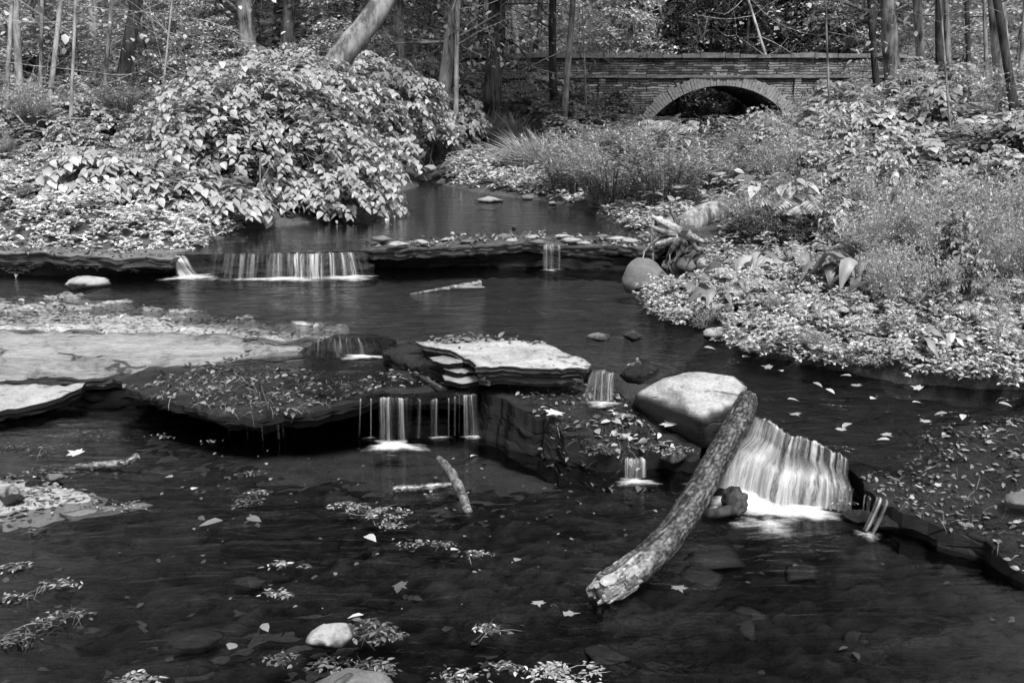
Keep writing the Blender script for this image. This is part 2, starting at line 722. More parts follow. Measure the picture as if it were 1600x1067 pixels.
def height(q):
    q = np.asarray(q, float)
    x, y = q[:, 0], q[:, 1]
    d = segdist(CREEK, q)
    ins = inside(CREEK, q)
    lv = level(y)
    hin = lv + .02 + (np.interp(y, _BY, _BZ) - lv - .02) * sstep(d, 0, .25)
    right = x > np.where(y < 23, -.6, (y - 23) * .85 - .6)
    rise = np.where(right, 1.15 * sstep(d, 2.0, 10.5) + .05 * d, .25 * sstep(d, .1, 1.2) + 1.05 * sstep(d, 1.0, 6.5) + .03 * d)
    hill = .36 * np.clip(y - 37, 0, 60) + .32 * np.clip(np.abs(x) - 15, 0, 60) + .38 * np.clip(-3 - y, 0, 60)  # unseen side and rear slopes are added to block low sky light
    p3 = np.stack([x * .9, y * .9, 0 * x], 1)
    nz = .07 * fbm(p3, 4) * sstep(d, .1, 1.5)
    hout = lv + .02 + .10 * (1 - np.exp(-d / .22)) + np.minimum(rise, 1.15 + .035 * d) + hill + nz
    return np.where(ins, hin, hout)


def H1(x, y):
    return float(height(np.array([[x, y]]))[0])


def GP(u, v, dy=0.0):
    """where the sight line of a photo point meets the ground"""
    d = ray(u, v)
    t = np.concatenate([np.arange(2, 14, .04), np.arange(14, 70, .12)])
    p = np.array([0, 0, CAM_Z]) + t[:, None] * d
    below = p[:, 2] < height(p)
    k = int(np.argmax(below)) if below.any() else len(t) - 1
    q = p[k]
    return np.array([q[0], q[1] + dy, H1(q[0], q[1] + dy)])


def axis(a, b, fine, lo, hi, g=1.12):
    m = list(np.arange(a, b, fine))
    s = fine
    v = a
    left = []
    while v > lo:
        s = min(s * g, 1.6)
        v -= s
        left.append(v)
    s = fine
    v = m[-1]
    r = []
    while v < hi:
        s = min(s * g, 1.6)
        v += s
        r.append(v)
    return np.array(left[::-1] + m + r)


def grid_mesh(xs, ys, zf):
    gx, gy = np.meshgrid(xs, ys)
    q = np.stack([gx.ravel(), gy.ravel()], 1)
    z = zf(q)
    nx = len(xs)
    i = (np.arange(len(ys) - 1)[:, None] * nx + np.arange(nx - 1)[None]).ravel()
    return np.column_stack([q, z]), np.stack([i, i + 1, i + nx + 1, i + nx], 1)


V, F = grid_mesh(axis(-6, 7, .1, -70, 70), axis(4, 17, .1, -60, 110), height)
tag(mk('ground', V, F, M['soil'], smooth=True), kind='structure')


def plates(q, sc, seed, amp):
    """broken flagstone bed: cell heights and cracks"""
    r = np.random.RandomState(seed)
    p = q * np.array([sc, sc * 1.6])
    p = p + .35 * np.stack([fbm(np.column_stack([p * .8, 0 * p[:, 0]]), 3), fbm(np.column_stack([p * .8, 9 + 0 * p[:, 0]]), 3)], 1)
    c = np.floor(p)
    T = r.rand(64, 64, 3)
    d1 = np.full(len(p), 9.)
    d2 = np.full(len(p), 9.)
    hh = np.zeros(len(p))
    for dx in (-1, 0, 1):
        for dy in (-1, 0, 1):
            k = c + [dx, dy]
            t = T[k[:, 0].astype(int) % 64, k[:, 1].astype(int) % 64]
            d = np.linalg.norm(k + t[:, :2] - p, axis=1)
            nw = d < d1
            d2 = np.where(nw, d1, np.minimum(d2, d))
            hh = np.where(nw, t[:, 2], hh)
            d1 = np.where(nw, d, d1)
    return amp * (hh - .5) - amp * .9 * np.exp(-((d2 - d1) / .07) ** 2)


def bed_z(q):
    x, y = q[:, 0], q[:, 1]
    z = -.10 + plates(q, 4.5, 3, .035) + plates(q, 11, 5, .022) + .03 * fbm(np.column_stack([q * .7, 0 * x]), 3)
    z += .085 * sstep(-x - .25 * (y - 3), 1.3, 2.3)           # the bed shoals towards the left edge
    z -= .05 * sstep(y, 5.0, 5.5)
    return z


V, F = grid_mesh(np.arange(-5, 5, .035), np.arange(1.2, 6.7, .03), bed_z)
_q = V[:, :2]
_cell = np.clip(.62 + plates(_q, 4.5, 3, .8) + plates(_q, 11, 5, .7) + .3 * fbm(np.column_stack([_q * 1.2, 0 * _q[:, 0]]), 3), .08, 1.6)
_nt = M['bed'].node_tree
_bs = [n for n in _nt.nodes if n.type == 'BSDF_PRINCIPLED'][0]
_at = _nt.nodes.new('ShaderNodeAttribute')
_at.attribute_name = 'cell'
_mm = _nt.nodes.new('ShaderNodeMix')
_mm.data_type = 'RGBA'
_mm.blend_type = 'MULTIPLY'
_mm.inputs[0].default_value = 1
_nt.links.new(_bs.inputs['Base Color'].links[0].from_socket, _mm.inputs[6])
_nt.links.new(_at.outputs['Fac'], _mm.inputs[7])
_nt.links.new(_mm.outputs[2], _bs.inputs['Base Color'])
tag(mk('creek_bed', V, F, M['bed'], smooth=True, attrs={'cell': _cell}), kind='structure')


# ------------------------------------------------------------------ slabs, boulders
def slab(name, outline, thick, mats, label=None, cat='rock', res=.05, seed=1, layers=5, under=.05, rough=.018, edge=.03, terr=.012, group=None,
         topn=.012, kind=None, topf=None, parent=None, blk=1.4):
    """a bedded slab: traced outline, real thickness, stepped and undercut sides"""
    rng = np.random.RandomState(seed)
    c = np.array([P(*o) for o in outline])
    if area2(c) < 0:
        c = c[::-1]
    f = tps(c, c[:, 2], 1e-3)
    b = resample(c, res)
    n = len(b)
    t = np.roll(b, -1, 0) - np.roll(b, 1, 0)
    t = t[:, :2] / (np.linalg.norm(t[:, :2], axis=1)[:, None] + 1e-9)
    nin = np.stack([-t[:, 1], t[:, 0]], 1)
    notch = fbm(np.column_stack([b[:, :2] * 4.2, np.full(n, seed * 1.7)]), 3)
    b[:, :2] += nin * (rough * 1.0 * np.round(notch * 2.2) / 1.6)[:, None]
    b[:, :2] += nin * (rough * .5 * fbm(np.column_stack([b[:, :2] * 2.5, np.full(n, seed)]), 2) + rough * .6 * fbm(np.column_stack([b[:, :2] * 9, np.full(n, seed)]), 3))[:, None]
    V2, F, loop = fill(b, res, rng)
    nz = fbm(np.column_stack([V2 * 1.6, np.full(len(V2), seed * 3.1)]), 4)
    n2 = fbm(np.column_stack([V2 * np.array([2.5, 5]), np.full(len(V2), seed * 5.1)]), 4)
    z = f(V2) + topn * 2 * nz
    z += terr * np.round(n2 * 2.8)
    crk = fbm(np.column_stack([V2 * np.array([1.2, 2.6]), np.full(len(V2), seed * 7.7)]), 3)
    z -= .010 * np.exp(-(crk / .035) ** 2)
    if topf is not None:
        z += topf(V2)
    d = segdist(b, V2)
    z -= edge * .5 * np.exp(-(d / edge) ** 2)
    V = [np.column_stack([V2, z])]
    F3 = [F]
    sides = []
    nv = len(V2)
    bb = V2[loop]
    zb = z[loop]
    prev = np.array(loop)
    layers = int(layers * 1.8)
    hs = np.cumsum(rng.uniform(.25, 1.75, layers))
    hs = np.concatenate([[0], hs / hs[-1]])
    arc = np.cumsum(np.concatenate([[0], np.linalg.norm(np.diff(bb, axis=0), axis=1)]))
    for j in range(layers):
        off = under * (j / max(1, layers - 1)) ** 1.3 * 1.0 + rng.uniform(-.35, .35) * under * .5 + rough * .5 * fbm(np.column_stack([bb * 9, np.full(n, j * 5.3 + seed)]), 3) + rough * blk * np.abs(np.round(2.4 * fbm(np.column_stack([bb * (3 + 3.5 * hs[j]), np.full(n, j * 9.1 + seed)]), 2))) / 2
        if j == 0:
            off = np.abs(off) * .25
        for k in (0, 1):
            hh = hs[j] if k == 0 else hs[j + 1]
            if j == 0 and k == 0:
                continue
            zz = zb - thick * hh * (1 + .25 * fbm(np.column_stack([bb * 1.3, np.full(n, j * 2.0 + k + seed)]), 2) * (0 if hh == 1 else 1))
            V.append(np.column_stack([bb + nin * off[:, None], zz]))
            cur = nv + np.arange(n)
            nv += n
            sides.append(np.stack([cur, np.roll(cur, -1), np.roll(prev, -1), prev], 1))
            prev = cur
    Q = np.vstack(sides)
    o = np.array([bb[:, 0].mean(), bb[:, 1].mean(), zb.mean() - thick])
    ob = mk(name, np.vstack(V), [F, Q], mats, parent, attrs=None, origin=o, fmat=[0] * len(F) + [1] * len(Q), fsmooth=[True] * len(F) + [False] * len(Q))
    ob['_o'] = [float(a_) for a_ in o]
    if parent is None:
        tag(ob, label, cat, group, kind)
    return ob




def ico(n):
    bm = bmesh.new()
    bmesh.ops.create_icosphere(bm, subdivisions=n, radius=1)
    V = np.array([v.co[:] for v in bm.verts])
    F = np.array([[v.index for v in f.verts] for f in bm.faces])
    bm.free()
    return V, F


_TT = {}


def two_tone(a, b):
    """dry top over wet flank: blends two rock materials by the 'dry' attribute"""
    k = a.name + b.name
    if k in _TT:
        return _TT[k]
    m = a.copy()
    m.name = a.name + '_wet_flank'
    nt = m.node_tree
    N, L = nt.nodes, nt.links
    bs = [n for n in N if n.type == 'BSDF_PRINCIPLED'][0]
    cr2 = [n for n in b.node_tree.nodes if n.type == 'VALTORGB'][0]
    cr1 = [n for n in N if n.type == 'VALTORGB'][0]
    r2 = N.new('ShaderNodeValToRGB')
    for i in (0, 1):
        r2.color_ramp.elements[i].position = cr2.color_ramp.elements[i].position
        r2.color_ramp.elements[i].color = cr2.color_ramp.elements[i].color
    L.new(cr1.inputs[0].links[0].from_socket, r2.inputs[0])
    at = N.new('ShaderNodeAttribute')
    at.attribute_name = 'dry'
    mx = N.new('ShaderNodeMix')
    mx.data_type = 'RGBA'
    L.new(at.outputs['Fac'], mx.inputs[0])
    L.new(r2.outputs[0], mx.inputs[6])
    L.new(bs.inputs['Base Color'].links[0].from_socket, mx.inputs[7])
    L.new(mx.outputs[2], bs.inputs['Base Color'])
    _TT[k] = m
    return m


ICO = {k: ico(k) for k in (2, 3, 4, 5)}


def hull_rock(name, pts, mats, label, seed=1, sub=5, soft=40, nz=.012, nf=4, cat='boulder', group=None, top_dry_lit=None, wetz=None):
    """a rock whose facets are the hull of pts, edges worn round, surface roughened"""
    pts = np.asarray(pts, float)
    bm = bmesh.new()
    for p in pts:
        bm.verts.new(p)
    bmesh.ops.convex_hull(bm, input=bm.verts[:])
    bm.normal_update()
    c = pts.mean(0)
    pl = {}
    for f in bm.faces:
        nrm = np.array(f.normal[:])
        dd = nrm @ (np.array(f.verts[0].co[:]) - c)
        if dd > 1e-4:
            pl[tuple(np.round(nrm, 2))] = (nrm, dd)
    bm.free()
    D, F = ICO[sub]
    inv = np.stack([np.maximum(D @ a, 0) / b for a, b in pl.values()], 1)
    k = soft
    m = inv.max(1)
    # soft maximum of 1/r rounds the edges
    r = 1 / (m + np.log(np.exp((inv - m[:, None]) * k / m[:, None]).sum(1)) / k * m)
    V = c + D * r[:, None]
    nrm = (V - c) / np.linalg.norm(V - c, axis=1)[:, None]
    V = V + nrm * (nz * fbm(V * nf + seed, 5) + nz * .35 * fbm(V * nf * 5 + seed, 3))[:, None]
    a = V[F]
    fn = np.cross(a[:, 1] - a[:, 0], a[:, 2] - a[:, 0])
    fn /= np.linalg.norm(fn, axis=1)[:, None] + 1e-12
    at = None
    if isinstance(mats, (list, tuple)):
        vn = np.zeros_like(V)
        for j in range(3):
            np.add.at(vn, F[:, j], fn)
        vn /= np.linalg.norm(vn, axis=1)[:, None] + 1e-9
        td = top_dry_lit if top_dry_lit is not None else .35
        at = {'dry': (1 if wetz is None else sstep(V[:, 2] + .02 * fbm(V * 8 + seed, 3), wetz + .012, wetz + .045)) * sstep(vn[:, 2] + .22 * fbm(V * 9 + seed, 4), td - .12, td + .12)}  # slope term paints tops as lit and sides as shaded; waterline term is wetness
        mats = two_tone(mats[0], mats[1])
    o = np.array([c[0], c[1], pts[:, 2].min()])
    ob = mk(name, V, F, mats, None, True, at, o)
    return tag(ob, label, cat, group)


def boulder(name, loc, dims, mats, label, seed=1, rz=0, facets=9, cat='stone', sub=4, group=None, nz=None, top_dry_lit=None, sink=.25, soft=90):
    """loc is where the middle of the base meets the ground"""
    r = np.random.RandomState(seed)
    pts = r.normal(size=(facets + 6, 3))
    pts /= np.linalg.norm(pts, axis=1)[:, None]
    pts = np.vstack([pts, np.eye(3), -np.eye(3)])
    pts *= r.uniform(.74, 1.12, (len(pts), 1))
    pts *= np.array(dims) / 2
    c, s = math.cos(rz), math.sin(rz)
    pts = pts @ np.array([[c, s, 0], [-s, c, 0], [0, 0, 1]])
    pts[:, 2] += dims[2] * (.5 - sink)
    pts += np.asarray(loc)
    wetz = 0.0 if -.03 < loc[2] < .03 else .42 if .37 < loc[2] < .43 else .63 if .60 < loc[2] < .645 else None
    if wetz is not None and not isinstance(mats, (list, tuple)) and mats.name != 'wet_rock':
        mats, top_dry_lit = [mats, M['wet']], -1.2
    return hull_rock(name, pts, mats, label, seed, sub, soft, nz if nz is not None else .05 * min(dims[0], dims[1]), 1.6 / max(dims), cat, group, top_dry_lit, wetz)


# ---- lower and middle ledges
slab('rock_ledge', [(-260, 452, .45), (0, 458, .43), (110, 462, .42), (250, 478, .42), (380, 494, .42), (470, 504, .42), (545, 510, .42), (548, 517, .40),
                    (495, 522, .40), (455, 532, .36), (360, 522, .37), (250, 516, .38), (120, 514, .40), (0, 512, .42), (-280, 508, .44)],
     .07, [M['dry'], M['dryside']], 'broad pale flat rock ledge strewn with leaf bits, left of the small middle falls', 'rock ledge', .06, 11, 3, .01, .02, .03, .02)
slab('sloping_ledge', [(-280, 509, .43), (0, 513, .41), (120, 515, .39), (250, 517, .37), (360, 523, .36), (455, 533, .35), (480, 537, .33), (462, 552, .28),
                   (405, 562, .24), (330, 572, .21), (262, 584, .19), (180, 582, .19), (100, 586, .18), (0, 588, .17), (-280, 590, .17)],
     .09, [M['smoothface'], M['damside']], 'long smooth pale rock face sloping down below the broad flat ledge', 'rock ledge', .05, 12, 3, .05, .015, .02, .006, topn=.008)
slab('rock_slab', [(-280, 600, .14), (0, 602, .14), (70, 597, .15), (133, 592, .16), (128, 601, .14), (105, 612, .12), (60, 628, .10), (0, 642, .08), (-280, 668, .07)],
     .10, [M['pale'], M['wetside']], 'low pale slab with a dark crack under the left end of the sloping rock face', 'rock', .045, 13, 3, .05, .015, .02, .008)
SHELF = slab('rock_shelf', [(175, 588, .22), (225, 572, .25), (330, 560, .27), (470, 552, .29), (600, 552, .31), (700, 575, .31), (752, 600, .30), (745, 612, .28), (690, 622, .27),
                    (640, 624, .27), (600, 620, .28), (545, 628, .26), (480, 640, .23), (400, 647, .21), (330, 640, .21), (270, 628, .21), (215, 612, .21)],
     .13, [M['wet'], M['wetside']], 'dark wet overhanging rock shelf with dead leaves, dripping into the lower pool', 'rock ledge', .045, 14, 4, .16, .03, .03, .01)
slab('foot', [(100, 596, .10), (300, 575, .12), (600, 560, .12), (760, 590, .14), (740, 603, .13), (560, 612, .1), (380, 618, .08), (200, 606, .06), (120, 606, .06)],
     .3, [M['wetside'], M['wetside']], None, None, .08, 15, 4, .02, .02, .02, .01, parent=SHELF)
# layered plates beside the white slab
slab('rock_slab', [(595, 540, .43), (640, 530, .46), (700, 535, .46), (735, 560, .42), (745, 590, .36), (735, 601, .33), (700, 592, .34), (650, 572, .37), (610, 555, .40)],
     .10, [M['wet'], M['wetside']], 'dark layered slab stepping down between the small falls and the white slab', 'rock', .035, 16, 3, .02, .012, .02, .012)
for k, (u, v, w) in enumerate([(702, 561, 52), (715, 573, 46), (722, 588, 52)]):
    z = .455 - .042 * k
    slab('stone_plate', [(u - w * .6, v - 4, z), (u, v - 9, z), (u + w * .5, v - 5, z), (u + w * .62, v + 4, z - .005), (u, v + 9, z - .01), (u - w * .5, v + 3, z)],
         .03, [M['smoothface'], M['wetside']], ['uppermost pale plate of the stepped slab by the white slab', 'middle pale plate of the stepped slab by the white slab',
                                          'lowest pale plate of the stepped slab by the white slab'][k], 'stone', .025, 17 + k, 2, .01, .006, .01, .003, 'plates of the stepped slab', .003)
WSLAB = slab('rock_slab', [(648, 533, .50), (700, 529, .49), (760, 528, .49), (830, 536, .49), (862, 540, .49), (900, 556, .49), (924, 568, .48), (921, 573, .47), (870, 572, .475), (800, 571, .48), (742, 573, .48),
                   (735, 562, .485), (715, 551, .49), (680, 542, .495)],
     .13, [M['white'], M['damside']], 'flat white slab with dark layered front edge in midstream', 'rock', .03, 22, 6, .07, .014, .012, .006, topn=.006)
slab('foot', [(690, 560, .33), (760, 545, .33), (900, 550, .33), (930, 572, .31), (905, 583, .30), (820, 588, .29), (745, 592, .29)],
     .22, [M['wet'], M['wetside']], None, None, .05, 23, 4, .03, .02, .02, .01, parent=WSLAB)
slab('rock_ledge', [(748, 604, .30), (800, 590, .29), (880, 588, .28), (960, 600, .27), (1010, 640, .22), (1060, 670, .18), (1092, 695, .13), (1086, 712, .10), (1040, 708, .10), (1005, 707, .105), (950, 707, .11), (915, 694, .13), (870, 668, .19), (810, 640, .24), (765, 617, .28)],
     .3, [M['wet'], M['wetside']], 'dark wet ledge littered with leaves and needles, sloping down beside the white boulder', 'rock ledge', .03, 24, 4, -.04, .03, .05, .012, blk=.35)
boulder('wet_rock', P(1000, 592, .33), (.32, .25, .16), M['wet'], 'dark wet rock capped with leaves behind the white boulder', 31, .3, cat='rock')
# white boulder with three facets
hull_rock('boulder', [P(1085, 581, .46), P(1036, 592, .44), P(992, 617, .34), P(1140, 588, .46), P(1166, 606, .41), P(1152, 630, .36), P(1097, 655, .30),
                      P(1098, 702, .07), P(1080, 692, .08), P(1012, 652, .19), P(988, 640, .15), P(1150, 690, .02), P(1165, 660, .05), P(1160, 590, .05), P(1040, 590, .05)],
          [M['white'], M['flank']], 'large white-topped angular boulder with the log leaning on it', 41, 5, 600, .010, 6, top_dry_lit=.60)
# right ledge
slab('rock_ledge', [(1140, 632, .30), (1168, 648, .29), (1215, 672, .25), (1262, 694, .21), (1325, 722, .16), (1345, 745, .15), (1400, 783, .15), (1470, 812, .13), (1540, 838, .11), (1605, 884, .08),
                    (1800, 985, .04), (2150, 800, .25), (1900, 600, .34), (1600, 574, .33), (1410, 570, .33), (1200, 556, .33), (1080, 560, .38), (1070, 585, .37)],
     .42, [M['wet'], M['wetside']], 'wide dark wet ledge on the right with leaf litter, shedding the main cascade', 'rock ledge', .06, 51, 6, .06, .03, .03, .012,
     topf=lambda q: -.02 + .07 * sstep(q[:, 0] - .55 * (5.2 - q[:, 1]), 1.7, 2.4) * sstep(5.4 - q[:, 1], 0, .5) + .05 * np.maximum(fbm(np.column_stack([q * np.array([1.1, 2.4]), 0 * q[:, 0] + 4]), 3), 0) * sstep(q[:, 0], 1.6, 2.2))
# upper dam: left part, sill of the falls and middle part
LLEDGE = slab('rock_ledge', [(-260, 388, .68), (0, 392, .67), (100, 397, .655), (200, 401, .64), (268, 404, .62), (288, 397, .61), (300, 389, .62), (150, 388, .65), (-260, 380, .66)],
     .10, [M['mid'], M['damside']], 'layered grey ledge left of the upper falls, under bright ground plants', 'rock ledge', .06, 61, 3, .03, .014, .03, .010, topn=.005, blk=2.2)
slab('foot', [(-260, 402, .56), (0, 402, .55), (270, 408, .54), (300, 390, .54), (-260, 380, .58)],
     .3, [M['wetside'], M['wetside']], None, None, .08, 62, 5, -.05, .03, .02, .01, parent=LLEDGE)
slab('rock_sill', [(262, 401, .595), (330, 398, .60), (430, 397, .60), (520, 396, .605), (575, 393, .61), (590, 380, .60), (520, 378, .58), (300, 380, .58)],
     .30, [M['wet'], M['wet']], 'wet rock sill that the upper falls run over', 'rock ledge', .05, 63, 6, -.06, .03, .03, .008)
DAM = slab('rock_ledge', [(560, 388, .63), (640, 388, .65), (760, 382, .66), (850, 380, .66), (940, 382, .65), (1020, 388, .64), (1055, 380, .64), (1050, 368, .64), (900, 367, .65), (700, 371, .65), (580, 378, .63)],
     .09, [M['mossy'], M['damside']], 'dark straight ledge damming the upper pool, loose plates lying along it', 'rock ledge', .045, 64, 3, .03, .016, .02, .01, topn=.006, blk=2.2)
slab('foot', [(560, 395, .56), (760, 393, .57), (1040, 398, .55), (1060, 385, .55), (560, 385, .55)],
     .28, [M['wetside'], M['wetside']], None, None, .06, 65, 6, -.05, .035, .02, .01, parent=DAM)

# loose plates on the dam
_pl = [(598, 378, 40, .05), (622, 385, 44, .03), (660, 382, 30, .03), (786, 372, 38, .03), (800, 379, 26, .02), (830, 374, 34, .025), (838, 382, 32, .03), (880, 372, 34, .02), (893, 379, 42, .03),
       (940, 372, 36, .02), (962, 376, 40, .03), (985, 380, 36, .03), (730, 380, 34, .02), (700, 377, 30, .02), (915, 383, 28, .02), (1006, 374, 30, .04)]
for k, (u, v, w, t) in enumerate(_pl):
    p = P(u, v, .66)
    boulder('stone_plate', p + np.array([0, 0, .005]), (w * 9.6 / 1556, w * 8.5 / 1556 * .7, t + .025), M['pale'] if k % 3 else M['mid'],
            ['pale plate at the left end of the dam beside the upper falls', 'flat grey plate lying low at the left end of the dam', 'short plate on the dam right of its left end pair',
             'white tilted plate on the dam left of the trickle', 'small plate below the white tilted one on the dam', 'thin plate on the dam directly left of the trickle',
             'lower thin plate on the dam edge left of the trickle', 'thin plate on the dam directly above the trickle', 'long plate on the dam edge right of the trickle',
             'thin plate at the back of the dam right of the trickle', 'long grey plate on the dam nearest the boulder', 'plate on the dam behind the rounded boulder',
             'plate in the middle of the dam half under leaves', 'small plate in the middle of the dam behind leaves', 'small plate on the dam edge below the long plate',
             'chunky plate at the right end of the dam by the roots'][k], 70 + k, .3 * math.sin(k * 2.1), 5, 'stone', 3, 'loose plates on the dam', .004, sink=.2)

# loose rocks
boulder('boulder', P(1010, 452, .40), (.50, .42, .33), M['mid'], 'smooth rounded grey boulder at the right end of the middle pool', 91, .2, 8, 'boulder', 5, nz=.008, sink=.2, soft=30)
boulder('stone', P(1043, 421, .42), (.14, .14, .12), M['pale'], 'small pale stone tucked behind the rounded grey boulder', 92, .4)
boulder('stone', P(132, 452, .40), (.47, .36, .19), [M['pale'], M['wet']], 'flat oval pale-topped stone alone in the left of the middle pool', 93, .1, 10, top_dry_lit=.5, nz=.008)
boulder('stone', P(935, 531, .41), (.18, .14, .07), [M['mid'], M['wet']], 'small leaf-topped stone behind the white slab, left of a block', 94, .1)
boulder('stone', P(988, 530, .41), (.18, .11, .09), M['mossy'], 'small dark blocky stone in the pool behind the white slab', 95, -.1, 3)
boulder('stone', P(1120, 527, .41), (.27, .19, .11), M['pale'], 'smooth pale stone at the waterline below the right bank plants', 96, .1, 10, nz=.004)
for k, (u, v, w, h, m, lb) in enumerate([
        (1075, 416, 44, 26, 'mid', 'round grey stone right of the boulder under the fallen log'), (1098, 415, 32, 22, 'pale', 'small pale stone between the boulder and the big dock leaves'),
        (1115, 428, 62, 40, 'mossy', 'wide dark stone below the root mass'), (1098, 440, 40, 24, 'mid', 'low stone at the waterline right of the boulder'),
        (1098, 402, 60, 20, 'mossy', 'long flat stone directly beneath the fallen log roots'), (1140, 418, 44, 30, 'mid', 'grey stone half hidden by the dock leaves'),
        (1060, 430, 26, 16, 'mid', 'tiny stone at the foot of the rounded boulder'), (1150, 402, 40, 24, 'mossy', 'dark stone under the split pole')]):
    p = GP(u, v + h * .4)
    s = p[1] / 1556
    boulder('stone', p, (w * s, w * s * .8, h * s * 1.3), M[m], lb, 100 + k, k * .7, 10, group='stones below the root mass')
for k, (u, v, w, h, lb) in enumerate([(765, 313, 52, 8, 'long flat pale stone in the upper pool'), (833, 308, 40, 9, 'flat grey stone at the far edge of the upper pool'),
                                      (898, 317, 44, 8, 'low grey stone in the upper pool by the asters'), (863, 318, 22, 6, 'small pale stone between two flat ones in the upper pool'),
                                      (803, 356, 12, 7, 'tiny dark stone poking out of the upper pool'), (739, 243, 30, 14, 'rounded grey stone beside the far bend of the creek'),
                                      (672, 262, 24, 8, 'pale stone at the foot of the far riffle'), (668, 281, 22, 7, 'flat pale stone by the drooping bush tip'), (690, 285, 26, 9, 'dark stone in the narrow upper channel'),
                                      (663, 235, 24, 14, 'dark stone below the hollow bank'), (700, 250, 24, 9, 'low stone in the far bend of the creek')]):
    z = .625 if v > 300 else .64 if v > 270 else .72
    p = P(u, v + h * .4, z)
    s = p[1] / 1556
    boulder('stone', p, (w * s, w * s * .7, h * s * 1.5), M['pale'] if 'pale' in lb else M['mossy'] if 'dark' in lb else M['mid'], lb, 120 + k, k * .5, 10, group='stones in the upper pool')

# foreground stones
boulder('stone', P(515, 1010, 0) + [0, .02, 0], (.24, .17, .10), [M['pale'], M['wet']], 'pale stone beside a wet leaf clump in the foreground', 141, .15, 10, top_dry_lit=.35, nz=.006)
boulder('stone', P(548, 1082, 0), (.34, .22, .10), [M['mid'], M['wet']], 'flat grey stone cut by the bottom edge of the picture', 142, -.1, 10, top_dry_lit=.35, nz=.006)
boulder('stone', P(310, 1005, -.055), (.24, .13, .06), M['sunk'], 'grey stone just under the swift water at lower left', 143, .5, 10)
boulder('stone', P(390, 915, -.06), (.16, .10, .06), M['sunk'], 'dark stone just under the water below the pale leaf pair', 144, .3, 10)
boulder('stone', P(140, 1000, -.045), (.16, .12, .08), M['wet'], 'small black stone at lower left among grass tufts', 145, .3, 10)
boulder('stone', P(1395, 825, 0), (.20, .15, .12), M['wet'], 'black wet stone splashed by the thin fall right of the cascade', 146, .3, 10, cat='rock')
boulder('stone', P(1350, 812, 0), (.26, .12, .07), M['wet'], 'low black rock between the cascade foam and the thin fall', 147, -.3, 10, cat='rock')
boulder('stone', P(1268, 790, 0), (.10, .08, .05), M['wet'], 'small black stone in the foam of the main cascade', 148, -.3, 10)
boulder('stone', P(1600, 790, .17), (.22, .14, .10), M['mid'], 'grey stone lying on the right ledge at the edge of the picture', 149, .2, 10)
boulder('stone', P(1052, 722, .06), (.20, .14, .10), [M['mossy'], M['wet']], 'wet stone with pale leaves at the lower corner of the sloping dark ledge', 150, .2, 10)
boulder('stone', P(20, 785, .02), (.14, .08, .06), M['wet'], 'dark stone on the pale bar at the left edge', 151, .2, 10)
boulder('stone', P(88, 748, .015), (.12, .09, .05), M['mid'], 'grey rounded stone on the pale bar near the driftwood', 152, .1, 10)
boulder('stone', P(55, 758, .015), (.13, .06, .04), M['wet'], 'flat black stone on the pale bar', 153, .1, 10)
BAR = slab('gravel_bar', [(-200, 735, .015), (60, 742, .012), (120, 757, .010), (150, 772, .006), (165, 790, .000), (110, 800, .0), (60, 818, -.004), (0, 828, -.004), (-200, 850, .0)],
       .06, [M['pale'], M['wet']], kind='structure', label=None, cat=None, res=.04, seed=155, layers=2, under=.0, rough=.03, edge=.05, terr=.004, topn=.006)
slab('rock_slab', [(90, 800, .005), (150, 790, .012), (225, 784, .010), (238, 788, .004), (180, 800, .004), (110, 812, -.002)],
     .04, [M['mid'], M['wet']], 'thin tapering shale slab pointing right from the pale bar', 'rock', .03, 156, 2, .01, .01, .01, .003)

# sunken flagstones of the lower pool
rng = np.random.RandomState(5)
for k in range(9):
    u = rng.uniform(760, 1580)
    v = rng.uniform(840, 1050)
    p = P(u, v, -.105)
    s = rng.uniform(.14, .32)
    boulder('sunken_stone', p, (s * 1.3, s, .035), M['sunk'], 'flat stone lying under the dark water of the lower pool', 200 + k, rng.uniform(0, 3), 2, 'stone', 4,
            'sunken stones in the lower pool', .006)

# ------------------------------------------------------------------ water
def sheet(name, pts, mat, res=.15, seed=3, kind='structure', amp=0.0):
    c = np.array([P(*o) for o in pts])
    if area2(c) < 0:
        c = c[::-1]
    f = tps(c, c[:, 2], 1e-2)
    b = resample(c, res)
    V2, F, loop = fill(b, res, np.random.RandomState(seed), .2)
    z = f(V2)
    z[loop] = f(V2[loop])
    if amp:
        z = z + amp * fbm(np.column_stack([V2 * np.array([2, 4]), np.full(len(V2), 1.0)]), 3)
    o = mk(name, np.column_stack([V2, z]), F, mat, None, True)
    return tag(o, kind=kind)


V, F = grid_mesh(np.arange(-7, 7.01, .5), np.arange(-1, 7, .5), lambda q: 0 * q[:, 0])
tag(mk('water', V, F, M['water'], smooth=True), kind='structure')
sheet('water', [(330, 566, .285), (455, 548, .30), (600, 548, .318), (700, 575, .318), (738, 602, .312), (690, 622, .288), (640, 623, .29), (600, 620, .295), (555, 622, .283), (470, 612, .265), (400, 590, .262)], M['rapid'], .08)
sheet('water', [(-300, 430, .42), (-300, 470, .42), (0, 480, .42), (380, 510, .42), (470, 522, .42), (535, 527, .42), (600, 528, .42), (680, 545, .42), (800, 555, .42), (914, 578, .40), (968, 584, .39), (1000, 600, .37), (1100, 610, .35), (1165, 640, .335),
                (1180, 653, .315), (1215, 668, .29), (1262, 690, .255), (1325, 718, .205), (1400, 735, .165), (1600, 715, .19), (1900, 640, .36), (1900, 560, .43), (1600, 545, .43), (1400, 540, .42), (1250, 480, .42), (1080, 385, .42), (270, 396, .42)],
      M['rapid'], .12, amp=.004)
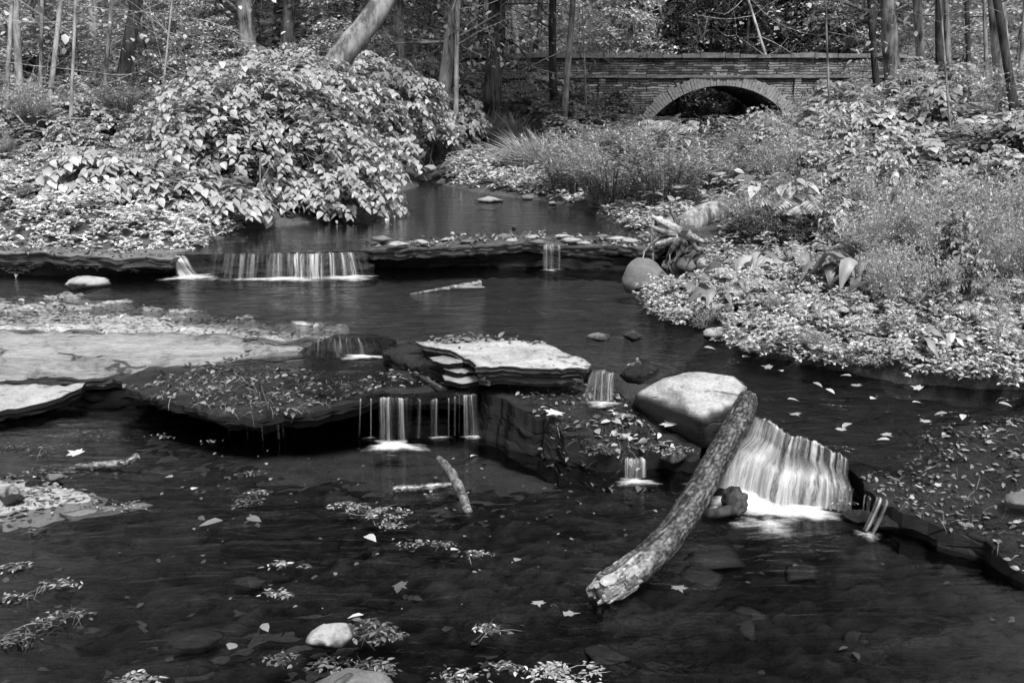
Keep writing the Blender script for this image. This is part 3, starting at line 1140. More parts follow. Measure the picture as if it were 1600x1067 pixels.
sheet('water', [(255, 398, .615), (430, 396, .615), (575, 391, .62), (620, 375, .625), (1060, 366, .625), (1060, 318, .63), (900, 290, .64), (720, 280, .65), (700, 262, .70), (740, 225, .80), (700, 215, .84), (590, 215, .84), (560, 262, .70), (560, 290, .65), (420, 320, .63), (330, 350, .62), (240, 380, .615)],
      M['water'], .15)

# silky falls: each a sheet that follows rows of points from lip to foot
def falls(name, rows, label, n_across=60, n_down=14, seed=1, fx=60., dens=(.40, .62), hi=.85, bulge=.012, edge=.06, gap=None, world=False, prof_al=None, full=.12):
    R = [spline(np.array([q if world else P(*q) for q in r]), n_across) for r in rows]
    R = np.array(R)
    prof = np.array([spline(R[:, i], n_down) for i in range(n_across)])          # across, down, 3
    rng = np.random.RandomState(seed)
    arc = np.concatenate([[0], np.cumsum(np.linalg.norm(np.diff(R[0], axis=0), axis=1))])
    L = arc[-1]
    q = np.column_stack([arc * 25, np.zeros(n_across) + seed, np.zeros(n_across)])
    t = np.linspace(0, 1, n_down)
    nb = fbm(q, 4)
    prof[:, :, 1] -= (bulge * nb[:, None] * t[None] ** .7)
    prof[:, :, 2] += .004
    V = prof.reshape(-1, 3)
    i = (np.arange(n_across - 1)[:, None] * n_down + np.arange(n_down - 1)[None]).ravel()
    F = np.stack([i, i + 1, i + n_down + 1, i + n_down], 1)
    if not world:
        edge = max(edge, .16)
        fx = fx * 1.3
        mid = prof.mean(0, keepdims=True)
        V = (mid + (prof - mid) * (1 + np.array([.05, 0, 0]) * (t ** 2)[None, :, None])).reshape(-1, 3)
    jag = .05 * fbm(np.column_stack([arc * 30, np.full(n_across, seed * 2.2), 0 * arc]), 3)
    V[:, 2] += np.repeat(jag * .25, n_down) * np.tile(1 - t, n_across)
    sx = np.repeat(arc[:, None], n_down, 1).ravel() * fx + seed * 13.1
    sx = sx + .45 * fbm(np.column_stack([sx * .35, np.tile(t, n_across) * 1.6, np.full(len(sx), seed)]), 3)
    ty = np.tile(t, n_across) * 1.0
    ed = np.clip(np.minimum(arc, L - arc) / (edge * L + 1e-6), 0, 1)
    al = sstep(ed, 0, 1)[:, None] * (prof_al(t) if prof_al else np.interp(t, [0, .12, .3, .75, 1], [.3, .7, 1, .75, .6]))[None] * np.ones((n_across, n_down))
    if gap is not None:
        al = al * np.clip(gap(arc / L), 0, 1)[:, None]
    key = 'silk%g_%g_%g_%g' % (dens[0], dens[1], hi, full)
    if key not in M:
        M[key] = silk_mat('falling_water', 0, hi, 1, .7, dens[0], dens[1], full=full)
    o = mk(name, V, F, M[key], None, True, {'sx': sx, 'ty': ty, 'al': al.ravel()}, V.min(0) * [0, 0, 1] + V.mean(0) * [1, 1, 0])
    return tag(o, label, 'waterfall')


M['foam'] = silk_mat('foam', .0, 1.0, 1, 1, .72, 1.35, .9, True)


def foam(u, v, ru, rv, z, label, seed=1, strength=1.0, group=None, sq=1.0):
    c = P(u, v, z)
    a = abs(P(u + ru, v, z)[0] - c[0])
    b = abs(P(u, v + rv, z)[1] - c[1])
    n, m = 14, 48
    V, AL, SX, TY = [], [], [], []
    r_ = np.random.RandomState(seed)
    for i in range(n + 1):
        t = i / n
        for k in range(m):
            an = 2 * PI * k / m
            rr = 1 + .22 * math.sin(3 * an + seed) + .12 * math.sin(7 * an + 2 * seed)
            x = c[0] + a * t * rr * math.cos(an)
            y = c[1] + b * t * rr * math.sin(an)
            V.append((x, y, z + .004 + .018 * strength * (1 - t) ** 2))
            AL.append(strength * (1 - t) ** .9)
            SX.append(x * 9 + seed * 7)
            TY.append(y * 14)
    F = []
    for i in range(n):
        for k in range(m):
            F.append((i * m + k, i * m + (k + 1) % m, (i + 1) * m + (k + 1) % m, (i + 1) * m + k))
    o = mk('foam', np.array(V), np.array(F), M['foam'], None, True, {'sx': SX, 'ty': TY, 'al': AL}, c)
    return tag(o, label, 'foam', group)


def strands(k, seed, wd=.035, lo=.0):
    r = np.random.RandomState(seed)
    c = np.sort(r.rand(k))
    w = wd * r.uniform(.4, 1.5, k)
    a = r.uniform(.35, 1.1, k)
    return lambda s: lo + (a * np.exp(-((s[:, None] - c) / w) ** 2)).sum(1)


# upper falls (left of the dam)
falls('waterfall', [[(266, 400, .60), (276, 399, .602), (288, 399, .605)], [(268, 407, .585), (281, 407, .585), (294, 406, .585)], [(272, 420, .50), (288, 421, .50), (303, 422, .50)], [(278, 435, .42), (298, 436, .42), (316, 436, .42)]],
      'short bright spout at the left end of the upper falls', 40, 14, 2, 26, (.30, .6), .9, full=.6)
falls('waterfall', [[(325, 397, .612), (420, 396, .612), (520, 395, .615), (572, 393, .62)], [(325, 403, .59), (420, 403, .59), (520, 402, .59), (575, 400, .59)], [(325, 436, .42), (420, 438, .42), (520, 436, .42), (582, 432, .42)]],
      'broad curtain of the upper falls pouring into the middle pool', 260, 14, 3, 42, (.34, .62), .85, full=.5, gap=lambda s: strands(34, 3, .012, .12)(s) * (.4 + .6 * sstep(s, .35, .6)))
falls('waterfall', [[(848, 383, .66), (862, 382, .66), (876, 383, .66)], [(847, 389, .65), (862, 389, .65), (877, 389, .65)], [(846, 421, .42), (862, 423, .42), (876, 421, .42)]],
      'narrow trickle falling through the middle of the dam', 60, 10, 5, 45, (.34, .6), .8, full=.6, gap=strands(5, 5, .08, .1))
foam(300, 434, 60, 8, .425, 'foam below the left spout of the upper falls', 3, .8)
foam(440, 437, 120, 6, .425, 'long foam line below the broad upper curtain', 4, .75)
foam(545, 435, 60, 7, .425, 'foam at the right end of the upper falls', 5, .8)
foam(862, 423, 28, 4, .425, 'small foam patch under the trickle in the dam', 6, .5)
# small middle falls
falls('waterfall', [[(470, 523, .42), (530, 527, .42), (590, 530, .42)], [(468, 534, .40), (530, 536, .40), (592, 538, .40)], [(468, 556, .305), (530, 560, .305), (602, 560, .315)]],
      'low glassy fall between the flat ledge and the layered slab', 50, 10, 7, 40, (.45, .75), .4)
foam(565, 559, 50, 6, .318, 'foam below the low glassy fall', 8, .85)
slab('rock_sill', [(452, 527, .36), (480, 526, .39), (535, 528, .41), (575, 530, .405), (604, 534, .38), (618, 524, .36), (600, 514, .36), (535, 510, .37), (470, 512, .36)], .16, [M['wet'], M['wet']], 'dark rounded rock under the low glassy fall', 'rock', .035, 66, 3, -.06, .012, .10, .006, blk=.3)
# falls of the dripping shelf
falls('waterfall', [[(557, 626, .285), (580, 623, .29), (602, 622, .29)], [(557, 632, .275), (580, 629, .275), (602, 628, .275)], [(555, 684, .0), (580, 686, .0), (600, 690, .0)]],
      'leftmost thin threads falling from the dripping shelf', 90, 12, 9, 48, (.30, .6), .75, full=.7, edge=.02, gap=strands(5, 9, .022))
falls('waterfall', [[(592, 622, .295), (615, 622, .292), (640, 624, .29)], [(591, 629, .28), (615, 629, .28), (640, 630, .28)], [(592, 690, .0), (618, 697, .0), (640, 692, .0)]],
      'main fall of the dripping shelf', 120, 12, 10, 55, (.34, .62), .9, full=.6, edge=.05, gap=strands(8, 21, .05, .12))
falls('waterfall', [[(640, 624, .29), (675, 625, .285), (722, 618, .285)], [(640, 630, .28), (675, 632, .27), (722, 625, .27)], [(638, 684, .0), (675, 686, .0), (720, 680, .0)]],
      'row of thin threads between the two larger falls of the shelf', 140, 12, 11, 38, (.32, .6), .7, full=.7, edge=.02, gap=strands(10, 11, .018))
falls('waterfall', [[(722, 619, .295), (735, 617, .295), (746, 617, .295)], [(723, 626, .28), (736, 624, .28), (748, 624, .28)], [(724, 684, .0), (740, 686, .0), (754, 682, .0)]],
      'rightmost fall of the dripping shelf', 70, 12, 12, 60, (.34, .6), .75, full=.6, gap=strands(5, 12, .09, .1))
falls('waterfall', [[(330, 641, .20), (390, 648, .20), (465, 643, .20)], [(330, 647, .18), (390, 653, .18), (465, 649, .18)], [(332, 676, .0), (392, 690, .0), (467, 684, .0)]],
      'faint drips under the leafy left half of the dripping shelf', 200, 12, 13, 26, (.30, .6), .3, full=.7, edge=.01, gap=strands(9, 13, .006))
foam(615, 698, 60, 12, .0, 'bright foam under the main fall of the dripping shelf', 9, 1.0)
foam(578, 686, 26, 4, .0, 'faint foam under the thin left threads', 10, .5)
foam(685, 685, 40, 4, .0, 'faint foam under the row of thin threads', 11, .45)
foam(740, 684, 32, 5, .0, 'foam under the rightmost fall of the shelf', 12, .6)
# right of the white slab
falls('waterfall', [[(925, 579, .405), (940, 579, .40), (962, 583, .395)], [(920, 588, .38), (938, 588, .38), (960, 592, .37)], [(910, 622, .275), (935, 627, .27), (958, 626, .27)]],
      'narrow fall dropping past the right end of the white slab', 80, 12, 14, 60, (.34, .6), .8, full=.6, gap=strands(6, 14, .07, .1))
foam(940, 632, 42, 9, .265, 'foam below the narrow fall, spreading over the dark ledge', 13, .7)
foam(975, 650, 40, 7, .225, 'thin white water sliding towards the boulder', 14, .45)
falls('waterfall', [[(976, 716, .105), (993, 716, .105), (1010, 716, .105)], [(975, 722, .095), (993, 723, .095), (1011, 722, .095)], [(975, 747, .0), (993, 749, .0), (1011, 747, .0)]],
      'tiny fall at the foot of the sloping dark ledge', 60, 10, 15, 70, (.30, .6), .85, full=.7, gap=strands(7, 15, .07, .15))
foam(992, 754, 48, 10, .0, 'foam below the tiny fall at the foot of the dark ledge', 15, .7)
# the main cascade
CREST = np.array([P(1174, 652, .318), P(1196, 654, .31), P(1212, 664, .295), P(1232, 680, .275), P(1252, 682, .27), P(1286, 697, .24), P(1328, 720, .205)])
OFF = [(0, 0, 1), (-.006, -.016, .97), (-.012, -.026, .80), (-.018, -.040, .66), (-.035, -.115, .62), (-.052, -.185, .585), (-.062, -.215, .52), (-.070, -.235, .36), (-.076, -.25, .16), (-.08, -.262, 0)]
CR = [[tuple(c + [a * (3.0 - .42 * i), b * (1 + .18 * math.sin(5 * i)), c[2] * f - c[2]]) for i, c in enumerate(CREST)] for a, b, f in OFF]
R = np.array([spline(np.array(r) - [0, -.02, .016], 50) for r in CR])
pf = np.array([spline(R[:, i], 24) for i in range(50)])
V = pf.reshape(-1, 3)
V[:, 2] += .012 * fbm(V * 7, 3)
i = (np.arange(49)[:, None] * 24 + np.arange(23)[None]).ravel()
F = np.stack([i, i + 1, i + 25, i + 24], 1)
back = V.reshape(50, 24, 3)[:, -1] * [1, 1, 0] + [0, 0, -.1]
tag(mk('rock_steps', V, F, M['wet'], None, True, None, V.mean(0)), 'stepped black rock beneath the main cascade', 'rock')
falls('waterfall', [r[:4] for r in CR], 'bright chute of the main cascade running down along the log', 90, 60, 16, 30, (.28, .60), .9, .03, .3, world=True, full=.8,
      gap=lambda s: 1 - .5 * sstep(s, .55, .95), prof_al=lambda t: np.interp(t, [0, .08, .3, .5, .7, 1], [.1, .8, .8, .6, .9, .9]))
falls('waterfall', [r[2:] for r in CR[:5]], 'upper tier of the main cascade, a row of short white threads', 220, 24, 17, 46, (.34, .60), .95, .012, .06, world=True, full=.6,
      gap=lambda s: strands(24, 17, .016, .25)(s) * (1 - .5 * sstep(s, .9, 1)), prof_al=lambda t: np.interp(t, [0, .12, .5, .72, 1], [.2, 1, .9, .45, 0]))
falls('waterfall', [[tuple(np.array(q) + [0, -.010, .008]) for q in r] for r in CR[3:]], 'lower tier of the main cascade, a broad white veil spilling into foam', 260, 50, 18, 24, (.30, .62), .95, .045, .12, world=True, full=.55,
      gap=lambda s: (.35 + .65 * sstep(s, .08, .3)) * (1 - .45 * np.exp(-((s - .62) / .03) ** 2)) * (1 - .65 * sstep(s, .76, .96)), prof_al=lambda t: np.interp(t, [0, .15, .35, .5, .62, .85, 1], [.0, .35, .8, 1, .95, .75, .85]))
falls('waterfall', [[tuple(np.array(q) + [0, -.024, .010]) for q in r] for r in CR[5:]], 'inner brightest streams of the lower tier of the main cascade', 220, 34, 25, 16, (.36, .66), .9, .05, .15, world=True, full=.4,
      gap=lambda s: strands(9, 25, .05, .05)(s) * (1 - .8 * sstep(s, .7, .9)), prof_al=lambda t: np.interp(t, [0, .25, .5, .8, 1], [.0, .7, .9, .7, .7]))
falls('waterfall', [[(1316, 756, .155), (1340, 768, .15), (1372, 782, .145)], [(1312, 764, .14), (1338, 775, .135), (1370, 788, .13)], [(1303, 798, .0), (1335, 805, .0), (1366, 812, .0)]],
      'thin streaks on the black rock right of the main cascade', 120, 10, 19, 30, (.34, .62), .7, full=.6, gap=strands(8, 19, .022))
falls('waterfall', [[(1366, 776, .165), (1378, 778, .16), (1390, 783, .155)], [(1363, 784, .14), (1376, 787, .14), (1388, 792, .13)], [(1352, 812, .04), (1364, 815, .04), (1376, 818, .04)], [(1345, 826, .0), (1355, 832, .0), (1366, 836, .0)]],
      'separate thin fall at the far right splashing on a black stone', 80, 14, 20, 70, (.34, .62), .8, full=.7, gap=strands(4, 22, .09))
foam(1172, 785, 75, 32, .0, 'brilliant white foam at the foot of the main cascade beside the log', 16, 1.35)
foam(1245, 800, 90, 18, .0, 'white foam along the right half of the main cascade', 17, 1.1)
foam(1200, 822, 80, 28, .0, 'thinning foam drifting off the main cascade', 18, .62)
foam(1355, 838, 30, 12, .0, 'small foam patch below the separate thin fall', 19, .6)
foam(1090, 760, 50, 10, .0, 'pale ripple of foam on the left of the log', 20, .45)
# ------------------------------------------------------------------ leaves
def tpl_rows(rows, fold=.25, droop=.25):
    """leaf along +Y, upper side +Z, half width per row, folded along the midrib and drooping"""
    V, F = [], []
    for t, w in rows:
        z = -droop * t * t
        V += [(-w, t, z + fold * w), (0, t, z), (w, t, z + fold * w)]
    for k in range(len(rows) - 1):
        a = 3 * k
        F += [(a, a + 1, a + 4, a + 3), (a + 1, a + 2, a + 5, a + 4)]
    return np.array(V, float), np.array(F)


HEART = tpl_rows([(0, .10), (.06, .30), (.28, .42), (.55, .34), (.80, .16), (1, .0)], .22, .22)
OVAL = tpl_rows([(0, .03), (.3, .26), (.65, .22), (1, .0)], .25, .25)
LANCE = tpl_rows([(0, .02), (.35, .12), (.7, .08), (1, .0)], .3, .35)
BLADE = tpl_rows([(0, .03), (.4, .028), (.75, .02), (1, .0)], .2, .55)
DIAM = (np.array([(0, 0, 0), (.30, .45, .06), (0, 1, -.08), (-.30, .45, .06)], float), np.array([(0, 1, 2), (0, 2, 3)]))
DOCK = tpl_rows([(0, .02), (.10, .05), (.22, .12), (.42, .18), (.62, .18), (.80, .12), (.93, .05), (1, .0)], .25, .75)
_ma = [(0, 0), (.10, .04), (.42, .02), (.30, .20), (.55, .42), (.34, .44), (.30, .58), (.14, .52), (.0, 1.0)]
_mv = [(x, y, .06 * abs(x)) for x, y in _ma] + [(-x, y, .06 * abs(x)) for x, y in _ma[1:-1]]
MAPLE = (np.array(_mv, float), np.array([(0, k, k + 1) for k in range(1, 8)] + [(0, 8, 15)] + [(0, k + 1, k) for k in range(9, 15)] + [(0, 9, 9)][:0]))


def unit(a):
    return a / (np.linalg.norm(a, axis=-1, keepdims=True) + 1e-9)


def leaves(tpl, pos, yd, nd, sc, rng, w=None):
    """stamp a leaf template at every pos; returns V, F, rnd"""
    T, F = tpl
    n, k = len(pos), len(T)
    Y = unit(np.asarray(yd, float))
    Z = np.asarray(nd, float)
    Z = unit(Z - Y * (Z * Y).sum(1, keepdims=True))
    X = np.cross(Y, Z)
    sc = np.broadcast_to(np.asarray(sc, float), (n,))
    w = np.ones(n) if w is None else w
    V = pos[:, None] + sc[:, None, None] * (T[None, :, 0:1] * X[:, None] * w[:, None, None] + T[None, :, 1:2] * Y[:, None] + T[None, :, 2:3] * Z[:, None])
    Fs = (F[None] + (np.arange(n) * k)[:, None, None]).reshape(-1, F.shape[1])
    r = np.repeat(rng.rand(n) if hasattr(rng, 'rand') else rng.random(n), k)
    return V.reshape(-1, 3), Fs, r


def rdir(rng, n):
    return unit(rng.normal(size=(n, 3)))


M['leaf_pale'] = leaf_mat('pale_leaf', .28, .46, .35, .05)
M['leaf_mid'] = leaf_mat('mid_leaf', .20, .52, .3, .05)
M['leaf_dark'] = leaf_mat('dark_leaf', .08, .28, .25, .04)
M['leaf_far'] = leaf_mat('woodland_leaf', .18, .70, .3, .0)
M['leaf_crown'] = leaf_mat('crown_leaf', .03, .10, .2, .0)
M['cover'] = leaf_mat('ground_cover_leaf', .22, .62, .25, .05)
M['cover_bright'] = leaf_mat('bright_cover_leaf', .42, .78, .3, .05)
M['litter'] = leaf_mat('dead_leaf', .025, .22, .1, .06)
M['litterpale'] = leaf_mat('pale_dead_leaf', .05, .48, .1, .06)
M['cane'] = plain_mat('cane', .10, .7)
M['twig'] = plain_mat('twig', .16, .8)
M['twigpale'] = plain_mat('pale_twig', .32, .8)
M['dead'] = plain_mat('dead_stalk', .03, .9)


def spray_bush(rng, lumps, n, L, nl, leaf, size, root, droop=.35, flat=1.0, zmin=-.15, inner=.25, stemr=.006, ncane=40, gaps=-9.0, outn=.55):
    """arching leafy sprays over the surface of a few ellipsoid lumps; returns foliage and stem builders"""
    wts = np.array([r[0] * r[1] + r[0] * r[2] + r[1] * r[2] for c, r in lumps])
    fol, st = MB(), MB()
    which = rng.choice(len(lumps), n, p=wts / wts.sum())
    D = rdir(rng, n * 6)
    D = D[D[:, 2] > zmin][:n]
    E, O = [], []
    for i in range(len(D)):
        c, r = lumps[which[i]]
        k = 1 - inner * rng.uniform(0, 1) ** 1.6
        E.append(np.array(c) + np.array(r) * D[i] * k)
        O.append(D[i] / np.array(r))
    E = np.array(E)
    O = unit(np.array(O))
    keep = fbm(E * 1.7 + 31, 3) > gaps
    E, O = E[keep], O[keep]
    E += .20 * np.array([x for x in (fbm(E * 1.3, 3), fbm(E * 1.3 + 9, 3), fbm(E * 1.3 + 19, 3))]).T
    Oh = unit(O * [1, 1, .35] + .25 * rng.normal(size=E.shape) * [1, 1, .3])
    pos, yd, nd = [], [], []
    for i in range(len(E)):
        l = L * rng.uniform(.6, 1.25)
        S_ = E[i] - Oh[i] * l + [0, 0, -.12 * l]
        t = np.linspace(.1, 1, nl)
        p = S_ + (E[i] - S_) * t[:, None]
        p[:, 2] += l * .5 * 4 * t * (1 - t) * .55 - droop * .35 * l * t ** 3
        T = unit(np.gradient(p, axis=0))
        sd = unit(np.cross(T, [0, 0, 1.0]))
        sg = np.where(np.arange(nl) % 2, 1, -1)[:, None]
        pos.append(p)
        yd.append(T * .55 + sd * sg * .85 + [0, 0, -droop] + .18 * rng.normal(size=p.shape))
        nd.append(np.array([0, 0, flat]) + O[i] * outn + .22 * rng.normal(size=p.shape))
        if i % 3 == 0:
            st.add(*tube(p[::max(1, nl // 4)], np.linspace(stemr * .8, stemr * .3, len(p[::max(1, nl // 4)])), 4, False))
    pos = np.vstack(pos)
    V, F, r = leaves(leaf, pos, np.vstack(yd), np.vstack(nd), size * rng.uniform(.45, 1.35, len(pos)), rng)
    fol.add(V, F, r)
    for k in range(ncane):
        c, r_ = lumps[rng.randint(len(lumps))]
        b = np.array(root) + np.append(rng.normal(size=2) * .28 * np.array(r_[:2]), 0)
        e = np.array(c) + np.array(r_) * rdir(rng, 1)[0] * .75
        e[2] = max(e[2], b[2] + .3 * r_[2])
        m = b * .45 + e * .55 + [0, 0, .25 * r_[2]]
        st.add(*tube(spline([b, m, e], 7), np.linspace(stemr * 1.6, stemr * .5, 7), 5, False))
    return fol, st


# ------------------------------------------------------------------ the big knotweed and its small neighbour
def big_bush(name, label, lumps, root, n, L, nl, size, seed, mat='leaf_pale', leaf=HEART, ncane=60, **kw):
    rng = np.random.RandomState(seed)
    fol, st = spray_bush(rng, lumps, n, L, nl, leaf, size, root, ncane=ncane, **kw)
    t = thing(name, root, label, 'shrub')
    fol.build('foliage', M[mat], t, True)
    st.build('stem', M['cane'], t, True)
    return t


big_bush('shrub', 'huge pale heart-leaved shrub arching over the left side of the upper pool',
         [((-3.05, 12.1, 1.05), (1.65, 1.2, 1.45)), ((-2.15, 11.7, .75), (1.05, .75, 1.05)), ((-3.3, 11.4, .9), (1.1, .7, 1.1)), ((-2.6, 12.9, 1.3), (1.4, 1.0, 1.25)), ((-3.9, 12.4, 1.15), (.95, .9, 1.0))],
         (-2.9, 11.75, H1(-2.9, 11.75)), 3900, .62, 13, .078, 1, ncane=200, droop=.32, inner=.45, gaps=-.12, outn=.3)
big_bush('shrub', 'low heart-leaved shrub at the left front of the huge pale shrub',
         [((-4.0, 10.25, 1.0), (.75, .45, .42)), ((-3.35, 10.2, .9), (.6, .4, .36)), ((-2.85, 10.35, .8), (.5, .35, .34))], (-3.6, 10.3, H1(-3.6, 10.3)), 420, .36, 9, .095, 2, 'leaf_mid', ncane=40)
big_bush('shrub', 'pale shrub spreading behind the leaning trunk above the far bend',
         [((-2.3, 15.6, 1.75), (1.3, .9, .95)), ((-1.6, 16.0, 1.4), (.8, .8, .9)), ((-3.3, 15.2, 1.8), (1.1, .9, .9))], (-2.3, 15.8, H1(-2.3, 15.8)), 1100, .5, 11, .085, 3, ncane=50, gaps=-.15, outn=.3)
big_bush('shrub', 'pale low shrub between the curved grey trunk and the hollow bank',
         [((-2.1, 19.0, 1.5), (1.1, .9, .8)), ((-1.2, 19.8, 1.35), (.9, .8, .6))], (-1.9, 19.3, H1(-1.9, 19.3)), 420, .5, 11, .095, 4, 'leaf_mid', ncane=30)

# ------------------------------------------------------------------ kinds of smaller plants (each built once, then copied)
def proto(name, cat, kind, seed):
    rng = np.random.RandomState(seed)
    t = thing(name, (0, 0, 0), None, cat)
    if kind == 'heart':
        fol, st = spray_bush(rng, [((0, 0, .45), (.5, .5, .42)), ((.25, .1, .35), (.35, .4, .35)), ((-.25, -.1, .3), (.35, .4, .32))], 130, .34, 9, HEART, .085, (0, 0, 0), stemr=.004, ncane=16)
        a, b = 'leaf_mid', 'cane'
    elif kind == 'oval':
        fol, st = spray_bush(rng, [((0, 0, .5), (.42, .42, .48)), ((.2, -.1, .3), (.3, .3, .3))], 120, .3, 8, OVAL, .085, (0, 0, 0), .2, 1, -.3, .5, .004, 18)
        a, b = 'leaf_mid', 'cane'
    elif kind == 'aster':
        fol, st = MB(), MB()
        P_, Y_, N_ = [], [], []
        for k in range(130):
            an, rr = rng.uniform(0, 2 * PI), .26 * math.sqrt(rng.rand())
            b0 = np.array([rr * math.cos(an), rr * math.sin(an), 0])
            lean = rng.uniform(.1, .55)
            h = rng.uniform(.5, 1.0)
            e = b0 + [math.cos(an) * lean, math.sin(an) * lean, h]
            m = (b0 + e) / 2 + [-math.cos(an) * lean * .2, -math.sin(an) * lean * .2, .06]
            p = spline([b0, m, e], 26)
            st.add(*tube(p[::5], np.linspace(.004, .0015, len(p[::5])), 3, False))
            p = p[5:]
            P_.append(p)
            d = rdir(rng, len(p))
            Y_.append(d * [1, 1, .3] + [0, 0, .45])
            N_.append(np.array([0, 0, 1.]) + .4 * d)
        P_ = np.vstack(P_)
        V, F, r = leaves(LANCE, P_, np.vstack(Y_), np.vstack(N_), rng.uniform(.05, .11, len(P_)), rng)
        fol.add(V, F, r)
        a, b = 'leaf_mid', 'twig'
    elif kind == 'frond':
        fol, st = MB(), MB()
        P_, Y_, N_, S_ = [], [], [], []
        for k in range(46):
            an = rng.uniform(0, 2 * PI)
            l = rng.uniform(.5, 1.0)
            o = np.array([math.cos(an), math.sin(an), 0])
            p = spline([o * .05, o * l * .4 + [0, 0, l * .62], o * l * .9 + [0, 0, l * .55]], 22)
            st.add(*tube(p[::3], np.linspace(.004, .0015, len(p[::3])), 3, False))
            T = unit(np.gradient(p, axis=0))
            sd = unit(np.cross(T, [0, 0, 1.0]))
            for s in (1, -1):
                P_.append(p[4:])
                Y_.append((sd * s + T * .35 + [0, 0, -.2])[4:] + .08 * rng.normal(size=p[4:].shape))
                N_.append(np.cross(sd, T)[4:] + .1 * rng.normal(size=p[4:].shape))
                S_.append(.19 * np.sin(np.linspace(.5, PI * .97, len(p) - 4)) * rng.uniform(.8, 1.1))
        P_ = np.vstack(P_)
        V, F, r = leaves(LANCE, P_, np.vstack(Y_), np.vstack(N_), np.concatenate(S_), rng, np.full(len(P_), 1.3))
        fol.add(V, F, r)
        a, b = 'leaf_mid', 'cane'
    elif kind == 'grass':
        fol, st = MB(), MB()
        n = 520
        an = rng.uniform(0, 2 * PI, n)
        rr = .35 * np.sqrt(rng.rand(n))
        pos = np.stack([rr * np.cos(an), rr * np.sin(an), 0 * an], 1)
        d = rng.normal(size=(n, 3)) * .4
        V, F, r = leaves(BLADE, pos, np.stack([d[:, 0], d[:, 1], np.ones(n)], 1), np.stack([-d[:, 1], d[:, 0] * .2 - .5, .2 + 0 * an], 1) - d * [1.5, 1.5, 0], rng.uniform(.35, .8, n), rng, np.full(n, .5))
        fol.add(V, F, r)
        st.add(*tube([(0, 0, 0), (.02, 0, .3), (.1, 0, .6)], .003, 3, False))
        a, b = 'leaf_mid', 'twig'
    elif kind == 'twiggy':
        fol, st = MB(), MB()
        P_ = []
        for k in range(9):
            an = rng.uniform(0, 2 * PI)
            o = np.array([math.cos(an), math.sin(an), 0])
            p = spline([o * .03, o * .1 + [0, 0, .45], o * rng.uniform(.15, .4) + [0, 0, rng.uniform(.8, 1.1)]], 12)
            st.add(*tube(p, np.linspace(.007, .002, 12), 4, False))
            for j in range(14):
                s0 = p[rng.randint(4, 12)]
                d = unit(rng.normal(size=3) * [1, 1, .5] + [0, 0, .4] + o * .5)
                e = s0 + d * rng.uniform(.1, .32)
                q = spline([s0, (s0 + e) / 2 + rng.normal(size=3) * .02, e], 5)
                st.add(*tube(q, np.linspace(.0032, .0012, 5), 3, False))
                for g in range(3):
                    e2 = q[3] + unit(rng.normal(size=3) + d) * .1
                    st.add(*tube([q[3], e2], .0012, 3, False))
                    P_.append(e2)
                    P_.append(q[2])
        P_ = np.array(P_)
        V, F, r = leaves(OVAL, P_, rdir(rng, len(P_)) + [0, 0, -.2], rdir(rng, len(P_)) * .5 + [0, 0, 1], rng.uniform(.025, .055, len(P_)), rng)
        fol.add(V, F, r)
        a, b = 'leaf_mid', 'twigpale'
    fo = fol.build('foliage', M[a], t, True)
    sm = st.build('stem', M[b], t, True)
    return t


PROTO = {}
USED = {}
for nm, kd in (('shrub', 'heart'), ('shrub', 'oval'), ('flowering_plant', 'aster'), ('fern', 'frond'), ('grass_tuft', 'grass'), ('twiggy_shrub', 'twiggy')):
    PROTO[kd] = [proto(nm, {'heart': 'shrub', 'oval': 'shrub', 'aster': 'plant', 'frond': 'fern', 'grass': 'grass tuft', 'twiggy': 'shrub'}[kd], kd, 20 + k + 7 * len(PROTO)) for k in range(2)]
TONE = {'p': 'leaf_pale', 'm': None, 'd': 'leaf_dark'}
_k = [0]


def plant(kind, u, v, w, h, label, tone='m', group=None, dist=None):
    """a plant whose foot is at photo point (u,v) and that measures w by h photo pixels"""
    p = GP(u, v)
    if dist:
        q = PD(u, v, dist)
        p = np.array([q[0], q[1], H1(q[0], q[1])])
    s = p[1] / 1556
    src = PROTO[kind][_k[0] % 2]
    _k[0] += 1
    if src.name in USED:
        o = copy_thing(src, p, 0, 1)
    else:
        o = src
        o.location = p
        USED[src.name] = 1
    o.rotation_euler = (0, 0, _k[0] * 2.4)
    o.scale = (w * s / 1.05, w * s / 1.05, h * s / {'heart': .85, 'oval': .95, 'aster': .95, 'frond': .62, 'grass': .6, 'twiggy': 1.05}[kind])
    o['label'] = label
    if group:
        o['group'] = group
    if TONE[tone]:
        for ch in o.children:
            if ch.name.startswith('foliage'):
                if ch.data.users > 1 or True:
                    ch.material_slots[0].link = 'OBJECT'
                    ch.material_slots[0].material = M[TONE[tone]]
    else:
        for ch in o.children:
            if ch.name.startswith('foliage') and ch.material_slots[0].link == 'OBJECT':
                ch.material_slots[0].material = M['leaf_mid']
    return o


